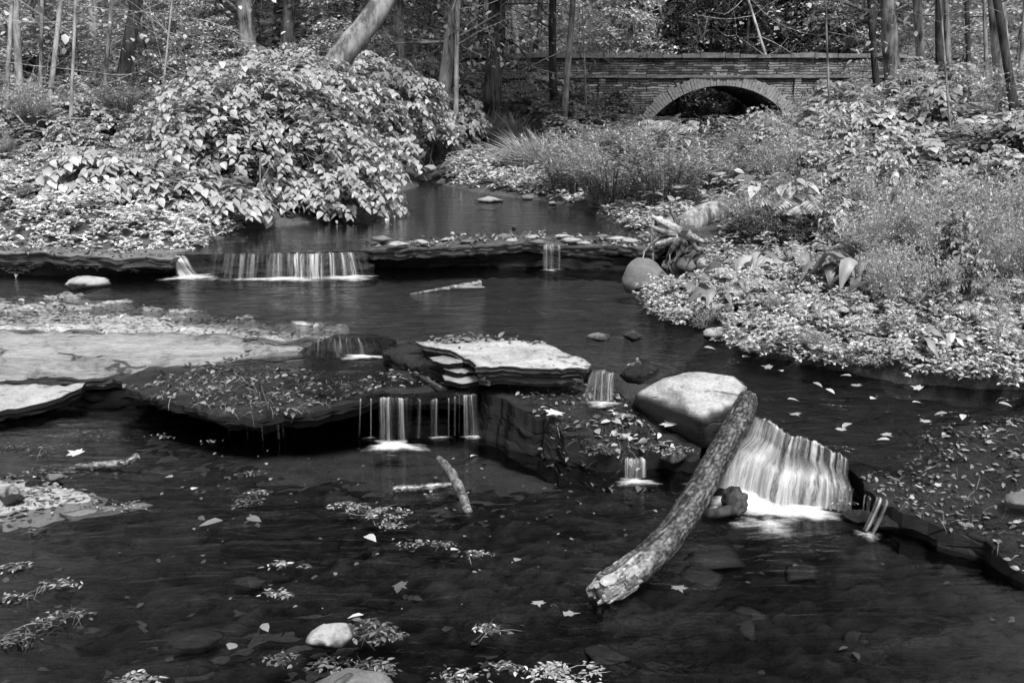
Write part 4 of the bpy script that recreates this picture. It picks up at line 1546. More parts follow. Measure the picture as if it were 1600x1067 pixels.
PL = [
    ('aster', 955, 322, 150, 95, 'mounded fine-leaved aster clump at the right edge of the upper pool', 'p'),
    ('aster', 1040, 325, 170, 120, 'tall feathery aster clump behind the fallen log', 'p'),
    ('aster', 890, 300, 120, 85, 'small aster clump beside the pale ground cover of the far bank', 'm'),
    ('aster', 990, 262, 130, 70, 'pale plumed aster clump below the left foot of the arch', 'p'),
    ('aster', 930, 268, 130, 70, 'mid grey aster clump left of the plumed one', 'm'),
    ('aster', 1130, 300, 120, 70, 'aster clump under the dark dead stalks', 'm'),
    ('aster', 1120, 250, 110, 36, 'low aster clump in front of the arch opening', 'd'),
    ('frond', 1050, 240, 80, 48, 'bright arching-leaved plant in front of the left half of the arch', 'p'),
    ('frond', 1020, 208, 60, 24, 'dark arching fern at the left springing of the arch', 'd'),
    ('grass', 790, 222, 90, 40, 'pale grass tuft on the far bank below the big dark trunk', 'p'),
    ('grass', 850, 262, 120, 50, 'drooping grass tuft on the far bank between the asters and the bend', 'p'),
    ('grass', 740, 215, 80, 34, 'grass tuft right above the far bend of the creek', 'm'),
    ('oval', 830, 205, 120, 56, 'dark rounded shrub right of the big dark trunk', 'd'),
    ('oval', 900, 195, 110, 60, 'dark shrub at the foot of the thin pale trunk', 'd'),
    ('oval', 965, 192, 110, 52, 'dark shrub against the left wall of the bridge', 'd'),
    ('oval', 880, 232, 120, 50, 'grey shrub in front of the dark shrubs by the bridge', 'm'),
    ('oval', 955, 222, 110, 48, 'grey leafy plant in front of the bridge wall', 'm'),
    ('heart', 700, 190, 110, 70, 'pale shrub at the foot of the curved grey trunk', 'p'),
    ('heart', 745, 170, 80, 50, 'grey shrub just left of the big dark trunk', 'm'),
    ('heart', 640, 200, 110, 70, 'mid grey shrub above the hollow bank', 'm'),
    ('heart', 845, 160, 90, 44, 'bright shrub behind the big dark trunk', 'p'),
    ('heart', 905, 160, 80, 40, 'bright shrub beside the thin pale trunk', 'p'),
    ('heart', 700, 232, 70, 40, 'small shrub over the water at the far bend', 'm'),
    ('heart', 1292, 180, 84, 52, 'pale shrub at the right foot of the arch', 'p'),
    ('heart', 1236, 208, 56, 22, 'grey shrub under the right haunch of the arch', 'd'),
    ('heart', 1330, 190, 150, 55, 'wide grey shrub right of the arch under the thin trunks', 'm'),
    ('heart', 1415, 205, 170, 60, 'grey shrub at the foot of the twin trunks', 'm'),
    ('heart', 1500, 232, 170, 66, 'grey shrub left of the stout right-hand trunk', 'm'),
    ('heart', 1290, 245, 160, 78, 'pale leafy shrub below the right wing wall', 'p'),
    ('heart', 1385, 262, 170, 80, 'grey leafy shrub in the middle of the right thicket', 'm'),
    ('heart', 1475, 290, 170, 86, 'broad grey shrub below the twin trunks', 'm'),
    ('heart', 1570, 285, 150, 90, 'grey shrub at the right edge below the leaning dark trunk', 'd'),
    ('heart', 1350, 312, 150, 80, 'grey drooping shrub above the dock plants', 'm'),
    ('oval', 1190, 268, 120, 76, 'grey leafy plant behind the broad-leaved sapling', 'm'),
    ('oval', 1260, 305, 130, 80, 'oval-leaved shrub right of the broad-leaved sapling', 'm'),
    ('oval', 1440, 335, 150, 80, 'oval-leaved shrub in front of the broad grey one', 'm'),
    ('oval', 1320, 372, 150, 70, 'low leafy weed behind the large dock plants', 'm'),
    ('aster', 1420, 372, 150, 90, 'fine-leaved weed clump in the middle of the right bank', 'm'),
    ('aster', 1530, 382, 160, 105, 'fine-leaved weed clump near the right edge of the picture', 'p'),
    ('frond', 1240, 372, 110, 60, 'small fern behind the dock plants nearest the fallen log', 'm'),
    ('oval', 1590, 345, 140, 90, 'dark leafy weed cut by the right edge of the picture', 'd'),
    ('aster', 1390, 412, 130, 70, 'low aster left of the twiggy shrubs', 'm'),
    ('aster', 1480, 430, 150, 100, 'pale aster tangle among the twiggy shrubs', 'p'),
    ('aster', 1560, 445, 140, 80, 'pale aster tangle at the right edge', 'p'),
    ('twiggy', 1430, 440, 120, 150, 'bare-twigged shrub in the middle of the right bank', 'p'),
    ('twiggy', 1520, 455, 120, 165, 'tall bare-twigged shrub near the right edge', 'p'),
    ('twiggy', 1590, 470, 120, 190, 'bare-twigged shrub cut by the right edge', 'p'),
    ('twiggy', 1375, 395, 100, 120, 'small bare-twigged shrub behind the right dock plant', 'm'),
    ('twiggy', 1560, 400, 130, 130, 'bare-twigged shrub behind the tall one on the right', 'm'),
    ('oval', 1500, 400, 140, 70, 'low oval-leaved plant among the bare twigs', 'd'),
    ('oval', 1580, 500, 130, 60, 'low leafy plant at the right edge near the water', 'm'),
    ('oval', 1340, 345, 120, 60, 'low leafy plant behind the low leafy weed', 'd'),
    ('heart', 60, 240, 110, 40, 'low shrub on the left slope below the thin trunks', 'd'),
    ('heart', 150, 262, 100, 50, 'dark low shrub in the middle of the left slope', 'd'),
    ('oval', 95, 212, 120, 36, 'low leafy plant on the upper left slope', 'm'),
    ('oval', 180, 215, 90, 40, 'low plant on the left slope behind the small heart-leaved shrub', 'd'),
    ('oval', 40, 300, 110, 34, 'low leafy plant on the left slope near the ground cover', 'm'),
    ('heart', 245, 120, 130, 60, 'pale shrub below the leaning dark trunk on the left', 'p'),
    ('heart', 330, 95, 140, 60, 'pale shrub behind the crest of the huge shrub', 'p'),
    ('heart', 440, 100, 130, 60, 'pale shrub at the foot of the paired trunks', 'p'),
    ('heart', 580, 150, 110, 70, 'pale shrub between the leaning trunk and the straight grey one', 'p'),
    ('oval', 60, 130, 140, 60, 'bright thin undergrowth bush between the left saplings', 'p'),
    ('oval', 640, 120, 100, 50, 'pale bush beside the straight grey trunk', 'p'),
]
for a in PL:
    plant(*a[:7])
rng = np.random.RandomState(81)
for k in range(64):
    u = rng.uniform(1150, 1600)
    v = rng.uniform(235, 470) if u > 1380 else rng.uniform(225, 400)
    w = rng.uniform(50, 105)
    plant(['oval', 'aster', 'twiggy', 'heart', 'aster', 'twiggy'][k % 6], u, v, w, w * rng.uniform(.6, 1.2), 'slender weed lost in the tangle of the right bank', 'mpmmdp'[(k * 5) % 6], 'weeds tangled over the right bank')
for k in range(30):
    u = rng.uniform(1340, 1610)
    v = rng.uniform(400, 515)
    w = rng.uniform(60, 110)
    plant(['aster', 'twiggy', 'oval', 'aster', 'twiggy'][k % 5], u, v, w, w * rng.uniform(.7, 1.3), 'rank weed in the tangle above the right waterline', 'pmdpm'[k % 5], 'rank weeds above the right waterline')
for k in range(84):
    u = rng.uniform(1090, 1600)
    v = rng.uniform(455, 560) if u > 1250 else rng.uniform(445, 520)
    w = rng.uniform(24, 58)
    plant(['oval', 'aster', 'oval', 'heart', 'frond', 'twiggy'][k % 6], u, v, w, w * rng.uniform(.35, .8), 'small weed standing in the ground cover of the right bank', 'dmmpdm'[(k * 5) % 6], 'small weeds in the right ground cover')
for k in range(26):
    u = rng.uniform(1240, 1600)
    v = rng.uniform(190, 330)
    w = rng.uniform(90, 150)
    plant(['heart', 'oval', 'heart', 'twiggy'][k % 4], u, v, w, w * rng.uniform(.55, .9), 'leafy shrub in the thicket below the right wing wall', 'mmdp'[(k * 3) % 4], 'shrubs of the right thicket')
for k in range(30):
    u = rng.uniform(-20, 230)
    v = rng.uniform(165, 330)
    w = rng.uniform(40, 90)
    plant(['oval', 'heart', 'twiggy', 'aster'][k % 4], u, v, w, w * rng.uniform(.4, .9), 'low weed in the leaf litter of the left slope', 'mpmp'[k % 4], 'weeds on the left slope')
for k in range(34):
    u = rng.uniform(660, 1240)
    v = rng.uniform(165, 245) if u < 1000 else rng.uniform(222, 250)
    w = rng.uniform(40, 80) if u < 1000 else rng.uniform(26, 44)
    plant(['oval', 'heart', 'twiggy', 'aster'][k % 4], u, v, w, w * rng.uniform(.4, .6), 'low weed on the far bank before the bridge', 'mpmp'[k % 4], 'weeds on the far bank')

# broad-leaved sapling, dock plants and burdock: built leaf by leaf
M['dock'] = leaf_mat('dock_leaf', .14, .32, .25, .04, .5)


def dock(name, u, v, n, size, label, seed, mat='dock', spread=.5, cat='plant', lift=1.3):
    rng = np.random.RandomState(seed)
    p = GP(u, v)
    t = thing(name, p, label, cat)
    n = int(n * 1.7)
    for k in range(n):
        an = 2 * PI * k * .618 + rng.uniform(-.3, .3)
        o = np.array([math.cos(an), math.sin(an), 0])
        sd = np.array([-o[1], o[0], 0])
        l = size * .8 * rng.uniform(.55, 1.2)
        h = l * rng.uniform(.35, .95)
        rr = l * rng.uniform(.75, 1.05)
        nr, nc = 11, 6
        pth = spline([p + o * .02, p + o * rr * .25 + [0, 0, h * .75], p + o * rr * .62 + [0, 0, h], p + o * rr * .95 + [0, 0, h * .72], p + o * rr * 1.15 + [0, 0, h * .25]], nr)
        wd = l * .21 * np.interp(np.linspace(0, 1, nr), [0, .15, .25, .45, .65, .85, 1], [.08, .10, .45, 1, .95, .5, .02]) * rng.uniform(.8, 1.2)
        T = unit(np.gradient(pth, axis=0))
        tw = rng.uniform(-.5, .5)
        sv = unit(sd + tw * np.cross(T, np.tile(sd, (nr, 1))))
        nv_ = np.cross(sv, T)
        V = []
        for c_ in np.linspace(-1, 1, nc + 1):
            wav = .32 * wd * np.sin(np.linspace(0, 17, nr) + 3 * c_ + k) * abs(c_)
            V.append(pth + sv * (wd * c_)[:, None] + nv_ * (abs(c_) * wd * .32 + wav)[:, None])
        V = np.array(V).reshape(-1, 3)
        i_ = (np.arange(nc)[:, None] * nr + np.arange(nr - 1)[None]).ravel()
        m = MB()
        m.add(V, np.stack([i_, i_ + 1, i_ + nr + 1, i_ + nr], 1), rng.rand())
        m.build('leaf', M[mat], t, True)
    return t


dock('dock_plant', 1230, 432, 15, .34, 'large-leaved dock plant right of the split pole', 1, spread=.75)
dock('dock_plant', 1175, 440, 11, .30, 'pale dock plant with leaves pointing at the rounded boulder', 2, 'leaf_mid', .8)
dock('dock_plant', 1340, 462, 17, .36, 'wide dock plant with drooping grey leaves, rightmost of the large ones', 3, spread=.8)
dock('dock_plant', 1290, 452, 12, .28, 'smaller dock plant between the two widest ones', 4, spread=.8)
dock('dock_plant', 1120, 488, 12, .26, 'dock plant hanging over the waterline right of the boulder', 5, spread=.8, lift=.6)
dock('dock_plant', 1085, 468, 9, .22, 'small dark dock plant at the waterline nearest the boulder', 6, 'leaf_dark', .8, lift=.5)
dock('dock_plant', 1165, 476, 10, .24, 'dock plant with one big upright grey leaf near the waterline', 7, spread=.7)
dock('burdock_plant', 1425, 560, 12, .22, 'ragged broad-leaved burdock at the right waterline', 8, 'dock', .7)
dock('burdock_plant', 1480, 545, 9, .18, 'smaller burdock right behind the ragged one', 9, 'leaf_mid', .7)
for k, (u, v, h) in enumerate([(1212, 372, 95), (1235, 362, 80), (1185, 360, 78)]):
    rng = np.random.RandomState(60 + k)
    p = GP(u, v)
    s = p[1] / 1556
    t = thing('broadleaf_sapling', p, ['broad-leaved sapling growing beside the right end of the fallen log', 'broad-leaved sapling standing right of its slightly taller twin',
                                       'broad-leaved sapling leaning over the fallen log'][k], 'sapling')
    st, fo = MB(), MB()
    pth = spline([p, p + [.03, 0, h * s * .5], p + [.08 - .08 * k, -.05, h * s]], 12)
    st.add(*tube(pth, np.linspace(.008, .003, 12), 5, False))
    P_, Y_ = [], []
    for j in range(22):
        q = pth[2 + j % 10]
        an = j * 2.4
        o = np.array([math.cos(an), math.sin(an), 0])
        e = q + o * .09 + [0, 0, .02]
        st.add(*tube([q, e], .0025, 3, False))
        P_.append(e)
        Y_.append(o + [0, 0, -.35])
    V, F, r = leaves(HEART, np.array(P_), np.array(Y_), np.tile([0, 0, 1.], (22, 1)) + .2 * rng.normal(size=(22, 3)), rng.uniform(.13, .2, 22), rng, np.full(22, .75))
    fo.add(V, F, r)
    st.build('stem', M['cane'], t)
    fo.build('foliage', M['leaf_mid'], t, True)

# dead dark flower stalks
for k, (u, v, h) in enumerate([(1093, 250, 62), (1100, 254, 70), (1108, 250, 66), (1117, 246, 50), (1125, 245, 46), (1112, 242, 58)]):
    p = GP(u, v)
    s = p[1] / 1556
    m = MB()
    rng = np.random.RandomState(k)
    m.add(*tube([p, p + [.02, 0, h * s * .5], p + [.03 * (k - 2) * .5, 0, h * s]], [.010, .008, .006], 5))
    for j in range(26):
        q = p + [.03 * (k - 2) * .25, 0, h * s * rng.uniform(.4, 1)] + rng.normal(size=3) * .018
        V, F = ICO[2]
        m.add(V * rng.uniform(.012, .026) + q, F)
    t = m.build('dead_stalk', M['dead'], None, True, p)
    tag(t, ['dark dead flower stalk, leftmost of the cluster in front of the arch', 'tallest dark dead flower stalk in front of the arch', 'dark dead flower stalk right of the tallest one',
            'short dark dead stalk near the right of the cluster', 'rightmost and shortest dark dead stalk before the arch', 'dark dead stalk standing behind the others before the arch'][k], 'dead plant', 'dead flower stalks before the arch')


# ------------------------------------------------------------------ ground cover and litter (beyond counting)
def scatter(rng, poly, n):
    poly = np.asarray(poly, float)
    lo, hi = poly.min(0), poly.max(0)
    out = np.zeros((0, 2))
    while len(out) < n:
        q = rng.uniform(lo, hi, (n * 3, 2))
        out = np.vstack([out, q[inside(poly, q)]])
    return out[:n]


def cover(name, poly, n, size, seed, mat, leaf=OVAL, lift=.05, per=6, zf=None, avoid=True, fl=.35, gaps=True):
    rng = np.random.RandomState(seed)
    q = scatter(rng, poly, n)
    dens = fbm(np.column_stack([q * 1.7, 0 * q[:, 0] + seed]), 3)
    if gaps:
        q = q[dens > rng.uniform(-.75, .45, len(q))]
        q = q[fbm(np.column_stack([q * 6, 0 * q[:, 0] + seed * 3]), 2) > -.28]
    if avoid:
        q = q[~inside(CREEK, q) | (segdist(CREEK, q) < .2)]
    for su, sv, sz_, sr in ((1120, 524, .41, .24), (1010, 440, .40, .36), (1055, 425, .42, .15)):
        sp_ = P(su, sv, sz_)[:2]
        q = q[np.linalg.norm(q - sp_, axis=1) > sr]
    z = np.maximum(height(q), level(q[:, 1]) + .005) if zf is None else zf(q)
    hgt = lift * (1 + 1.6 * fbm(np.column_stack([q * 3.1, 0 * q[:, 0]]), 3)) * rng.uniform(.1, 1.7, len(q))
    pos, yd, nd = [], [], []
    base = np.column_stack([q, z + np.maximum(hgt, .003)])
    for k in range(per):
        an = rng.uniform(0, 2 * PI, len(q))
        d = np.column_stack([np.cos(an), np.sin(an), rng.uniform(-.2, .7, len(q))])
        pos.append(base + d * size * .15 + [0, 0, .004])
        yd.append(d)
        nd.append(np.column_stack([-.6 * np.cos(an), -.6 * np.sin(an), np.ones(len(q))]) + fl * rng.normal(size=(len(q), 3)))
    pos = np.vstack(pos)
    V, F, r = leaves(leaf, pos, np.vstack(yd), np.vstack(nd), size * rng.uniform(.6, 1.3, len(pos)), rng)
    return tag(mk(name, V, F, M[mat], None, True, {'rnd': r}), kind='stuff')


def wp(pts, z):
    return [tuple(P(u, v, z)[:2]) for u, v in pts]


cover('ground_cover', [(1.0, 7.65), (1.08, 7.1), (1.5, 6.0), (2.2, 5.6), (3.0, 5.42), (4.0, 5.25), (4.4, 7), (3.2, 7.6), (2.0, 7.6), (1.6, 8.0)], 11000, .03, 1, 'cover', lift=.06, per=6)
cover('ground_cover', [(.98, 7.75), (1.02, 7.1), (1.45, 5.98), (2.15, 5.55), (2.95, 5.36), (4.1, 5.15), (4.1, 5.65), (3.0, 5.9), (2.3, 6.05), (1.75, 6.6), (1.4, 7.4), (1.3, 7.9)], 3000, .032, 11, 'cover', lift=.07, per=6, gaps=False)
cover('ground_cover', [(1.5, 8.0), (2.4, 7.2), (4.4, 6.6), (5.2, 8.5), (4.5, 10.5), (2.5, 10.5), (1.8, 9.3)], 9000, .036, 2, 'leaf_mid', lift=.09, per=6)
cover('ground_cover', [(-7, 8.85), (-4.6, 8.85), (-3.0, 8.95), (-2.8, 10.4), (-3.6, 10.6), (-5, 11.2), (-8, 11.5)], 11000, .05, 3, 'cover_bright', lift=.09, per=6)
cover('ground_cover', [(-1.2, 16.2), (-.5, 14.7), (.6, 13.3), (1.0, 12.2), (1.6, 12.6), (1.0, 15), (0, 18), (-1.1, 20.5)], 4200, .07, 4, 'cover', lift=.07, per=6)
cover('ground_cover', [(.95, 12.2), (1.3, 10.2), (1.9, 10.2), (2.0, 12.4), (1.2, 13)], 1200, .06, 5, 'cover', lift=.05, per=6)
cover('ground_cover', [(1.6, 10.2), (5.5, 9), (9, 12), (12, 22), (6, 26), (2.5, 22), (0.3, 18), (1.2, 14)], 9000, .10, 6, 'leaf_mid', lift=.12, per=5)
cover('ground_cover', [(-2.5, 16.5), (-4.5, 13), (-8, 11), (-14, 14), (-12, 26), (-4, 27), (1, 27), (0, 24), (-2.6, 22)], 6000, .11, 7, 'leaf_mid', lift=.12, per=5)
cover('ground_cover', [(-9, 28), (2.5, 25.5), (3.6, 30), (-12, 31)], 2500, .13, 8, 'leaf_mid', lift=.2, per=5)


def litter(name, poly, n, size, seed, mat='litter', zf=None, leaf=OVAL, avoid=True, w=1.4, tilt=.25, lift=.012):
    rng = np.random.RandomState(seed)
    q = scatter(rng, poly, n)
    if avoid:
        q = q[~inside(CREEK, q)]
    z = height(q) if zf is None else zf(q)
    an = rng.uniform(0, 2 * PI, len(q))
    pos = np.column_stack([q, z + rng.uniform(.002, lift, len(q))])
    V, F, r = leaves(leaf, pos, np.column_stack([np.cos(an), np.sin(an), tilt * rng.normal(size=len(q))]), np.column_stack([tilt * rng.normal(size=(len(q), 2)), np.ones(len(q))]),
                     size * rng.uniform(.5, 1.2, len(q)), rng, w * rng.uniform(.6, 1.1, len(q)))
    return tag(mk(name, V, F, M[mat], None, True, {'rnd': r}), kind='stuff')


litter('fallen_leaves', [(-9, 10), (-3.4, 10.4), (-4.2, 13), (-4, 18), (-14, 22), (-14, 12)], 9000, .10, 1, 'litterpale', lift=.05, tilt=.5)
litter('fallen_leaves', [(2, 10), (8, 8), (14, 20), (10, 30), (3, 24)], 6000, .11, 2, lift=.06, tilt=.5)
litter('fallen_leaves', [(1.3, 7.4), (2.4, 5.8), (4.3, 5.6), (5, 9), (2, 9.2)], 1500, .06, 3, 'litterpale', lift=.06, tilt=.5)
litter('fallen_leaves', [(-26, 38), (26, 38), (30, 62), (-30, 62)], 9000, .24, 4, lift=.1, tilt=.6)
# ------------------------------------------------------------------ bark
BARK = {'slant': bark_mat('mossy_grey_bark', .07, .30, 10, 3),'pale': bark_mat('pale_bark', .14, .5, 12, 3), 'mid': bark_mat('grey_bark', .05, .34, 13, 2.2), 'dark': bark_mat('dark_bark', .015, .075, 16, 2.0, .9),
        'rough': bark_mat('furrowed_bark', .012, .17, 14, 1.3, 1.0, .95, .05), 'wet': bark_mat('wet_log_bark', .02, .26, 9, 9, 1.0, .7, .03), 'wood': bark_mat('bare_wood', .14, .5, 40, 40, .6)}


def crown_mesh(seed, n, spread, hgt, size):
    rng = np.random.RandomState(seed)
    cl = 34
    C_ = rdir(rng, cl) * np.array([spread, spread, hgt * .5]) * rng.uniform(.35, 1, (cl, 1))
    C_[:, 2] += hgt * .5
    k = rng.randint(0, cl, n)
    pos = C_[k] + rng.normal(size=(n, 3)) * np.array([.75, .75, .42])
    V, F, r = leaves(DIAM, pos, rdir(rng, n) + [0, 0, -.3], rdir(rng, n) * .8 + [0, 0, .9], size * rng.uniform(.6, 1.3, n), rng, np.full(n, 1.5))
    m = MB()
    m.add(V, F, r)
    o = m.build('crown', M['leaf_crown'], None, True)
    me = o.data
    bpy.data.objects.remove(o)
    return me


CROWN = [crown_mesh(k, 3400, 3.2, 9.0, .30) for k in range(3)]


def twigs(m, rng, base, d, L, r, depth=2, sag=0.0):
    n = 7
    b = unit(d + .35 * rng.normal(size=3))
    e = base + b * L + [0, 0, -sag * L]
    mid = (base + e) / 2 + rng.normal(size=3) * .07 * L
    p = spline([base, mid, e], n)
    m.add(*tube(p, np.linspace(r, r * .3, n), 5 if depth > 1 else 3, False))
    tips = [p[-1]]
    if depth:
        for k in range(4):
            i = rng.randint(2, n)
            dd = unit(p[min(i, n - 1)] - p[i - 1] + .8 * rng.normal(size=3))
            tips += twigs(m, rng, p[i], dd, L * rng.uniform(.35, .6), r * .45, depth - 1, sag * .5)
    return tips


def tree(u, v, dist, w, utop, bark, label, limbs=3, crown=True, H=None, seed=0, group=None, z0=None, curve=0.0, flare=1.5, limb_h=(2.0, 7.0), leafy=0, lmat='leaf_mid', lsize=.12, llen=1.6):
    """trunk with foot near photo point (u,v) at the given distance, w photo pixels thick, crossing the top of the photo at utop"""
    rng = np.random.RandomState(seed + int(u))
    s = dist / 1556
    q = PD(u, v, dist)
    z = H1(q[0], q[1]) if z0 is None else z0
    base = np.array([q[0], q[1], z - .1])
    top0 = PD(utop, 0, dist)
    H = H or rng.uniform(15, 21)
    slope = (top0[0] - q[0]) / max(.5, top0[2] - q[2])
    rr = w * s / 2
    zz = np.concatenate([np.linspace(0, .6, 5), np.linspace(.9, H, 26)])
    wob = .05 * rr / .15
    pth = np.column_stack([base[0] + slope * (zz * (1 if abs(slope) < .25 else 1) - (q[2] - base[2])) + wob * np.sin(zz * .9 + seed) + curve * zz * (3 - zz) * .1, base[1] + wob * np.cos(zz * .7 + seed * 2), base[2] + zz])
    rad = rr * (1 - .75 * zz / H) * (1 + (flare - 1) * np.exp(-zz / .22))
    t = thing('tree', base, label, 'tree', group)
    m = MB()
    m.add(*tube(pth, rad, 12 if w > 8 else 7, True, .10, 3.0, seed))
    tips = []
    for k in range(limbs):
        h = rng.uniform(*limb_h)
        i = int(np.argmin(abs(zz - h)))
        an = rng.uniform(0, 2 * PI)
        tips += twigs(m, rng, pth[i], np.array([math.cos(an), math.sin(an) * .6 - .2, rng.uniform(-.1, .5)]), llen * rng.uniform(.6, 1.2), min(.03, rr * .22), 2, .12)
    for k in range(5 if crown else 0):                      # main limbs up in the crown
        i = rng.randint(16, 28)
        an = rng.uniform(0, 2 * PI)
        e = pth[i] + np.array([math.cos(an), math.sin(an), .7]) * rng.uniform(1.5, 3)
        m.add(*tube(spline([pth[i], (pth[i] + e) / 2 + [0, 0, -.2], e], 6), np.linspace(rad[i] * .6, .02, 6), 5, False))
    m.build('trunk', BARK[bark], t, True)
    if leafy and tips:
        tp = np.array(tips)
        k = rng.randint(0, len(tp), leafy)
        pos = tp[k] + rng.normal(size=(leafy, 3)) * .10
        fo = MB()
        V, F, r = leaves(OVAL, pos, rdir(rng, leafy) * [1, 1, .4] + [0, 0, -.4], rdir(rng, leafy) * .6 + [0, 0, 1], lsize * rng.uniform(.6, 1.2, leafy), rng, np.full(leafy, 1.4))
        fo.add(V, F, r)
        fo.build('foliage', M[lmat], t, True)
    if crown:
        c = bpy.data.objects.new('crown', CROWN[seed % 3])
        COL.objects.link(c)
        c.parent = t
        hc = H * .42
        i = int(np.argmin(abs(zz - hc)))
        c.location = Vector(pth[i] - base)
        c.scale = (1.0, 1.0, H * .66 / 9.0)
        c.rotation_euler = (0, 0, seed * 1.3)
    return t


TR = [  # u, v, dist, width, u at picture top, bark, label
    (30, 165, 14.5, 11, 22, 'pale', 'thin pale trunk at the left edge, its foot in the open litter', 4),
    (8, 175, 13, 7, 18, 'pale', 'thinnest pale stem cut by the left edge of the picture', 3),
    (75, 172, 14, 8, 95, 'pale', 'thin pale sapling trunk, right of the two at the left edge', 4),
    (62, 165, 14.8, 6, 66, 'mid', 'thin grey stem between the pale saplings on the left', 3),
    (143, 148, 19, 15, 150, 'pale', 'grey trunk left of the leaning dark trunk', 4),
    (163, 160, 16.5, 7, 175, 'mid', 'slender grey stem directly before the leaning dark trunk', 3),
    (188, 138, 17.5, 20, 210, 'dark', 'dark trunk leaning right behind the left slope', 2),
    (384, 70, 21, 27, 382, 'mid', 'stout grey trunk rising behind the crest of the huge shrub', 2),
    (318, 90, 26, 13, 316, 'mid', 'grey trunk in the gap left of the stout grey trunk', 2),
    (330, 92, 30, 12, 335, 'dark', 'dark slim trunk just left of the stout grey trunk', 2),
    (432, 90, 25, 13, 436, 'dark', 'dark half of the paired trunks behind the huge shrub', 2),
    (448, 85, 23, 19, 450, 'mid', 'grey half of the paired trunks behind the huge shrub', 2),
    (526, 60, 29, 14, 524, 'dark', 'black trunk left of the top of the leaning trunk', 2),
    (553, 60, 30, 13, 555, 'dark', 'black trunk directly behind the leaning trunk', 2),
    (626, 100, 23, 19, 625, 'mid', 'straight grey trunk between the leaning trunk and the curved one', 3),
    (697, 130, 20, 21, 716, 'mid', 'curved grey trunk left of the big dark furrowed trunk', 3),
    (714, 146, 19.5, 8, 716, 'pale', 'thin pale stem hugging the curved grey trunk', 2),
    (750, 85, 37, 9, 751, 'dark', 'thin dark trunk behind the wall, left of the big furrowed one', 2),
    (769, 155, 25, 28, 772, 'rough', 'big dark trunk with furrowed bark in the middle of the far bank', 7),
    (793, 90, 38, 6, 786, 'mid', 'thin bare stem behind the wall right of the big furrowed trunk', 5),
    (808, 90, 37, 9, 800, 'pale', 'pale leaning stem behind the wall right of the big furrowed trunk', 5),
    (842, 95, 39, 9, 846, 'dark', 'thin dark trunk behind the wall, left of the straight black one', 2),
    (866, 118, 29, 13, 864, 'dark', 'straight black trunk in front of the left wing wall', 2),
    (886, 140, 26, 10, 894, 'pale', 'slim white trunk in front of the left wing wall', 2),
    (1036, 90, 38, 4, 1012, 'pale', 'thin pale stem leaning left just behind the bridge', 3),
    (1052, 90, 38, 5, 1028, 'pale', 'thin pale stem behind the bridge, right of its leaning twin', 3),
    (1197, 90, 37, 5, 1170, 'pale', 'slender branching sapling behind the middle of the bridge', 6),
    (1264, 90, 40, 5, 1268, 'mid', 'thin grey stem behind the right end of the arch', 5),
    (1371, 130, 23, 11, 1362, 'dark', 'slim dark trunk in front of the right wing wall', 3),
    (1400, 128, 21, 25, 1386, 'mid', 'stout grey trunk in front of the right wing wall', 4),
    (1444, 142, 19.5, 13, 1432, 'mid', 'grey trunk left of the close pair on the right', 3),
    (1470, 146, 19, 13, 1466, 'dark', 'dark trunk of the close pair on the right', 3),
    (1482, 148, 20, 9, 1476, 'mid', 'grey trunk of the close pair on the right', 3),
    (1563, 195, 15.5, 25, 1556, 'mid', 'stout right-hand trunk with a stem climbing along it', 3),
    (1590, 205, 14, 13, 1561, 'dark', 'dark thin trunk leaning left at the right edge', 3),
    (1592, 190, 17, 10, 1606, 'pale', 'pale trunk cut by the right edge of the picture', 2),
    (1545, 190, 16.2, 6, 1538, 'mid', 'thin stem left of the stout right-hand trunk', 3),
    (1515, 150, 24, 8, 1510, 'dark', 'thin dark trunk between the close pair and the stout right-hand one', 2),
]
for k, a in enumerate(TR):
    tree(a[0], a[1], a[2], a[3], a[4], a[5], a[6], a[7] * 2 + 2, seed=k, crown=a[3] >= 13, limb_h=(1.6, 6.0), leafy=150 if a[2] < 31 else 60, lmat='cover' if a[0] < 700 else 'leaf_pale', lsize=.11, llen=2.0)
# slanting trunk rising out of the huge shrub
tb = PD(418, 262, 13.4)
tb[2] = H1(tb[0], tb[1]) - .1
t = thing('tree', tb, 'pale slanting trunk rising to the right out of the huge shrub', 'tree')
p = spline([tb, PD(520, 108, 13.6), PD(612, -20, 14), PD(760, -300, 15), PD(900, -640, 17), PD(980, -1000, 18)], 34)
m = MB()
m.add(*tube(p, np.linspace(.19, .07, 34), 14, True, .06, 3, 3))
for k in range(5):
    i = 18 + 3 * k
    e = p[i] + rdir(np.random.RandomState(k), 1)[0] * 2 + [0, 0, 1.5]
    m.add(*tube(spline([p[i], (p[i] + e) / 2, e], 5), np.linspace(.06, .02, 5), 5, False))
m.build('trunk', BARK['slant'], t, True)
c = bpy.data.objects.new('crown', CROWN[1])
COL.objects.link(c)
c.parent = t
c.location = Vector(p[24] - tb)
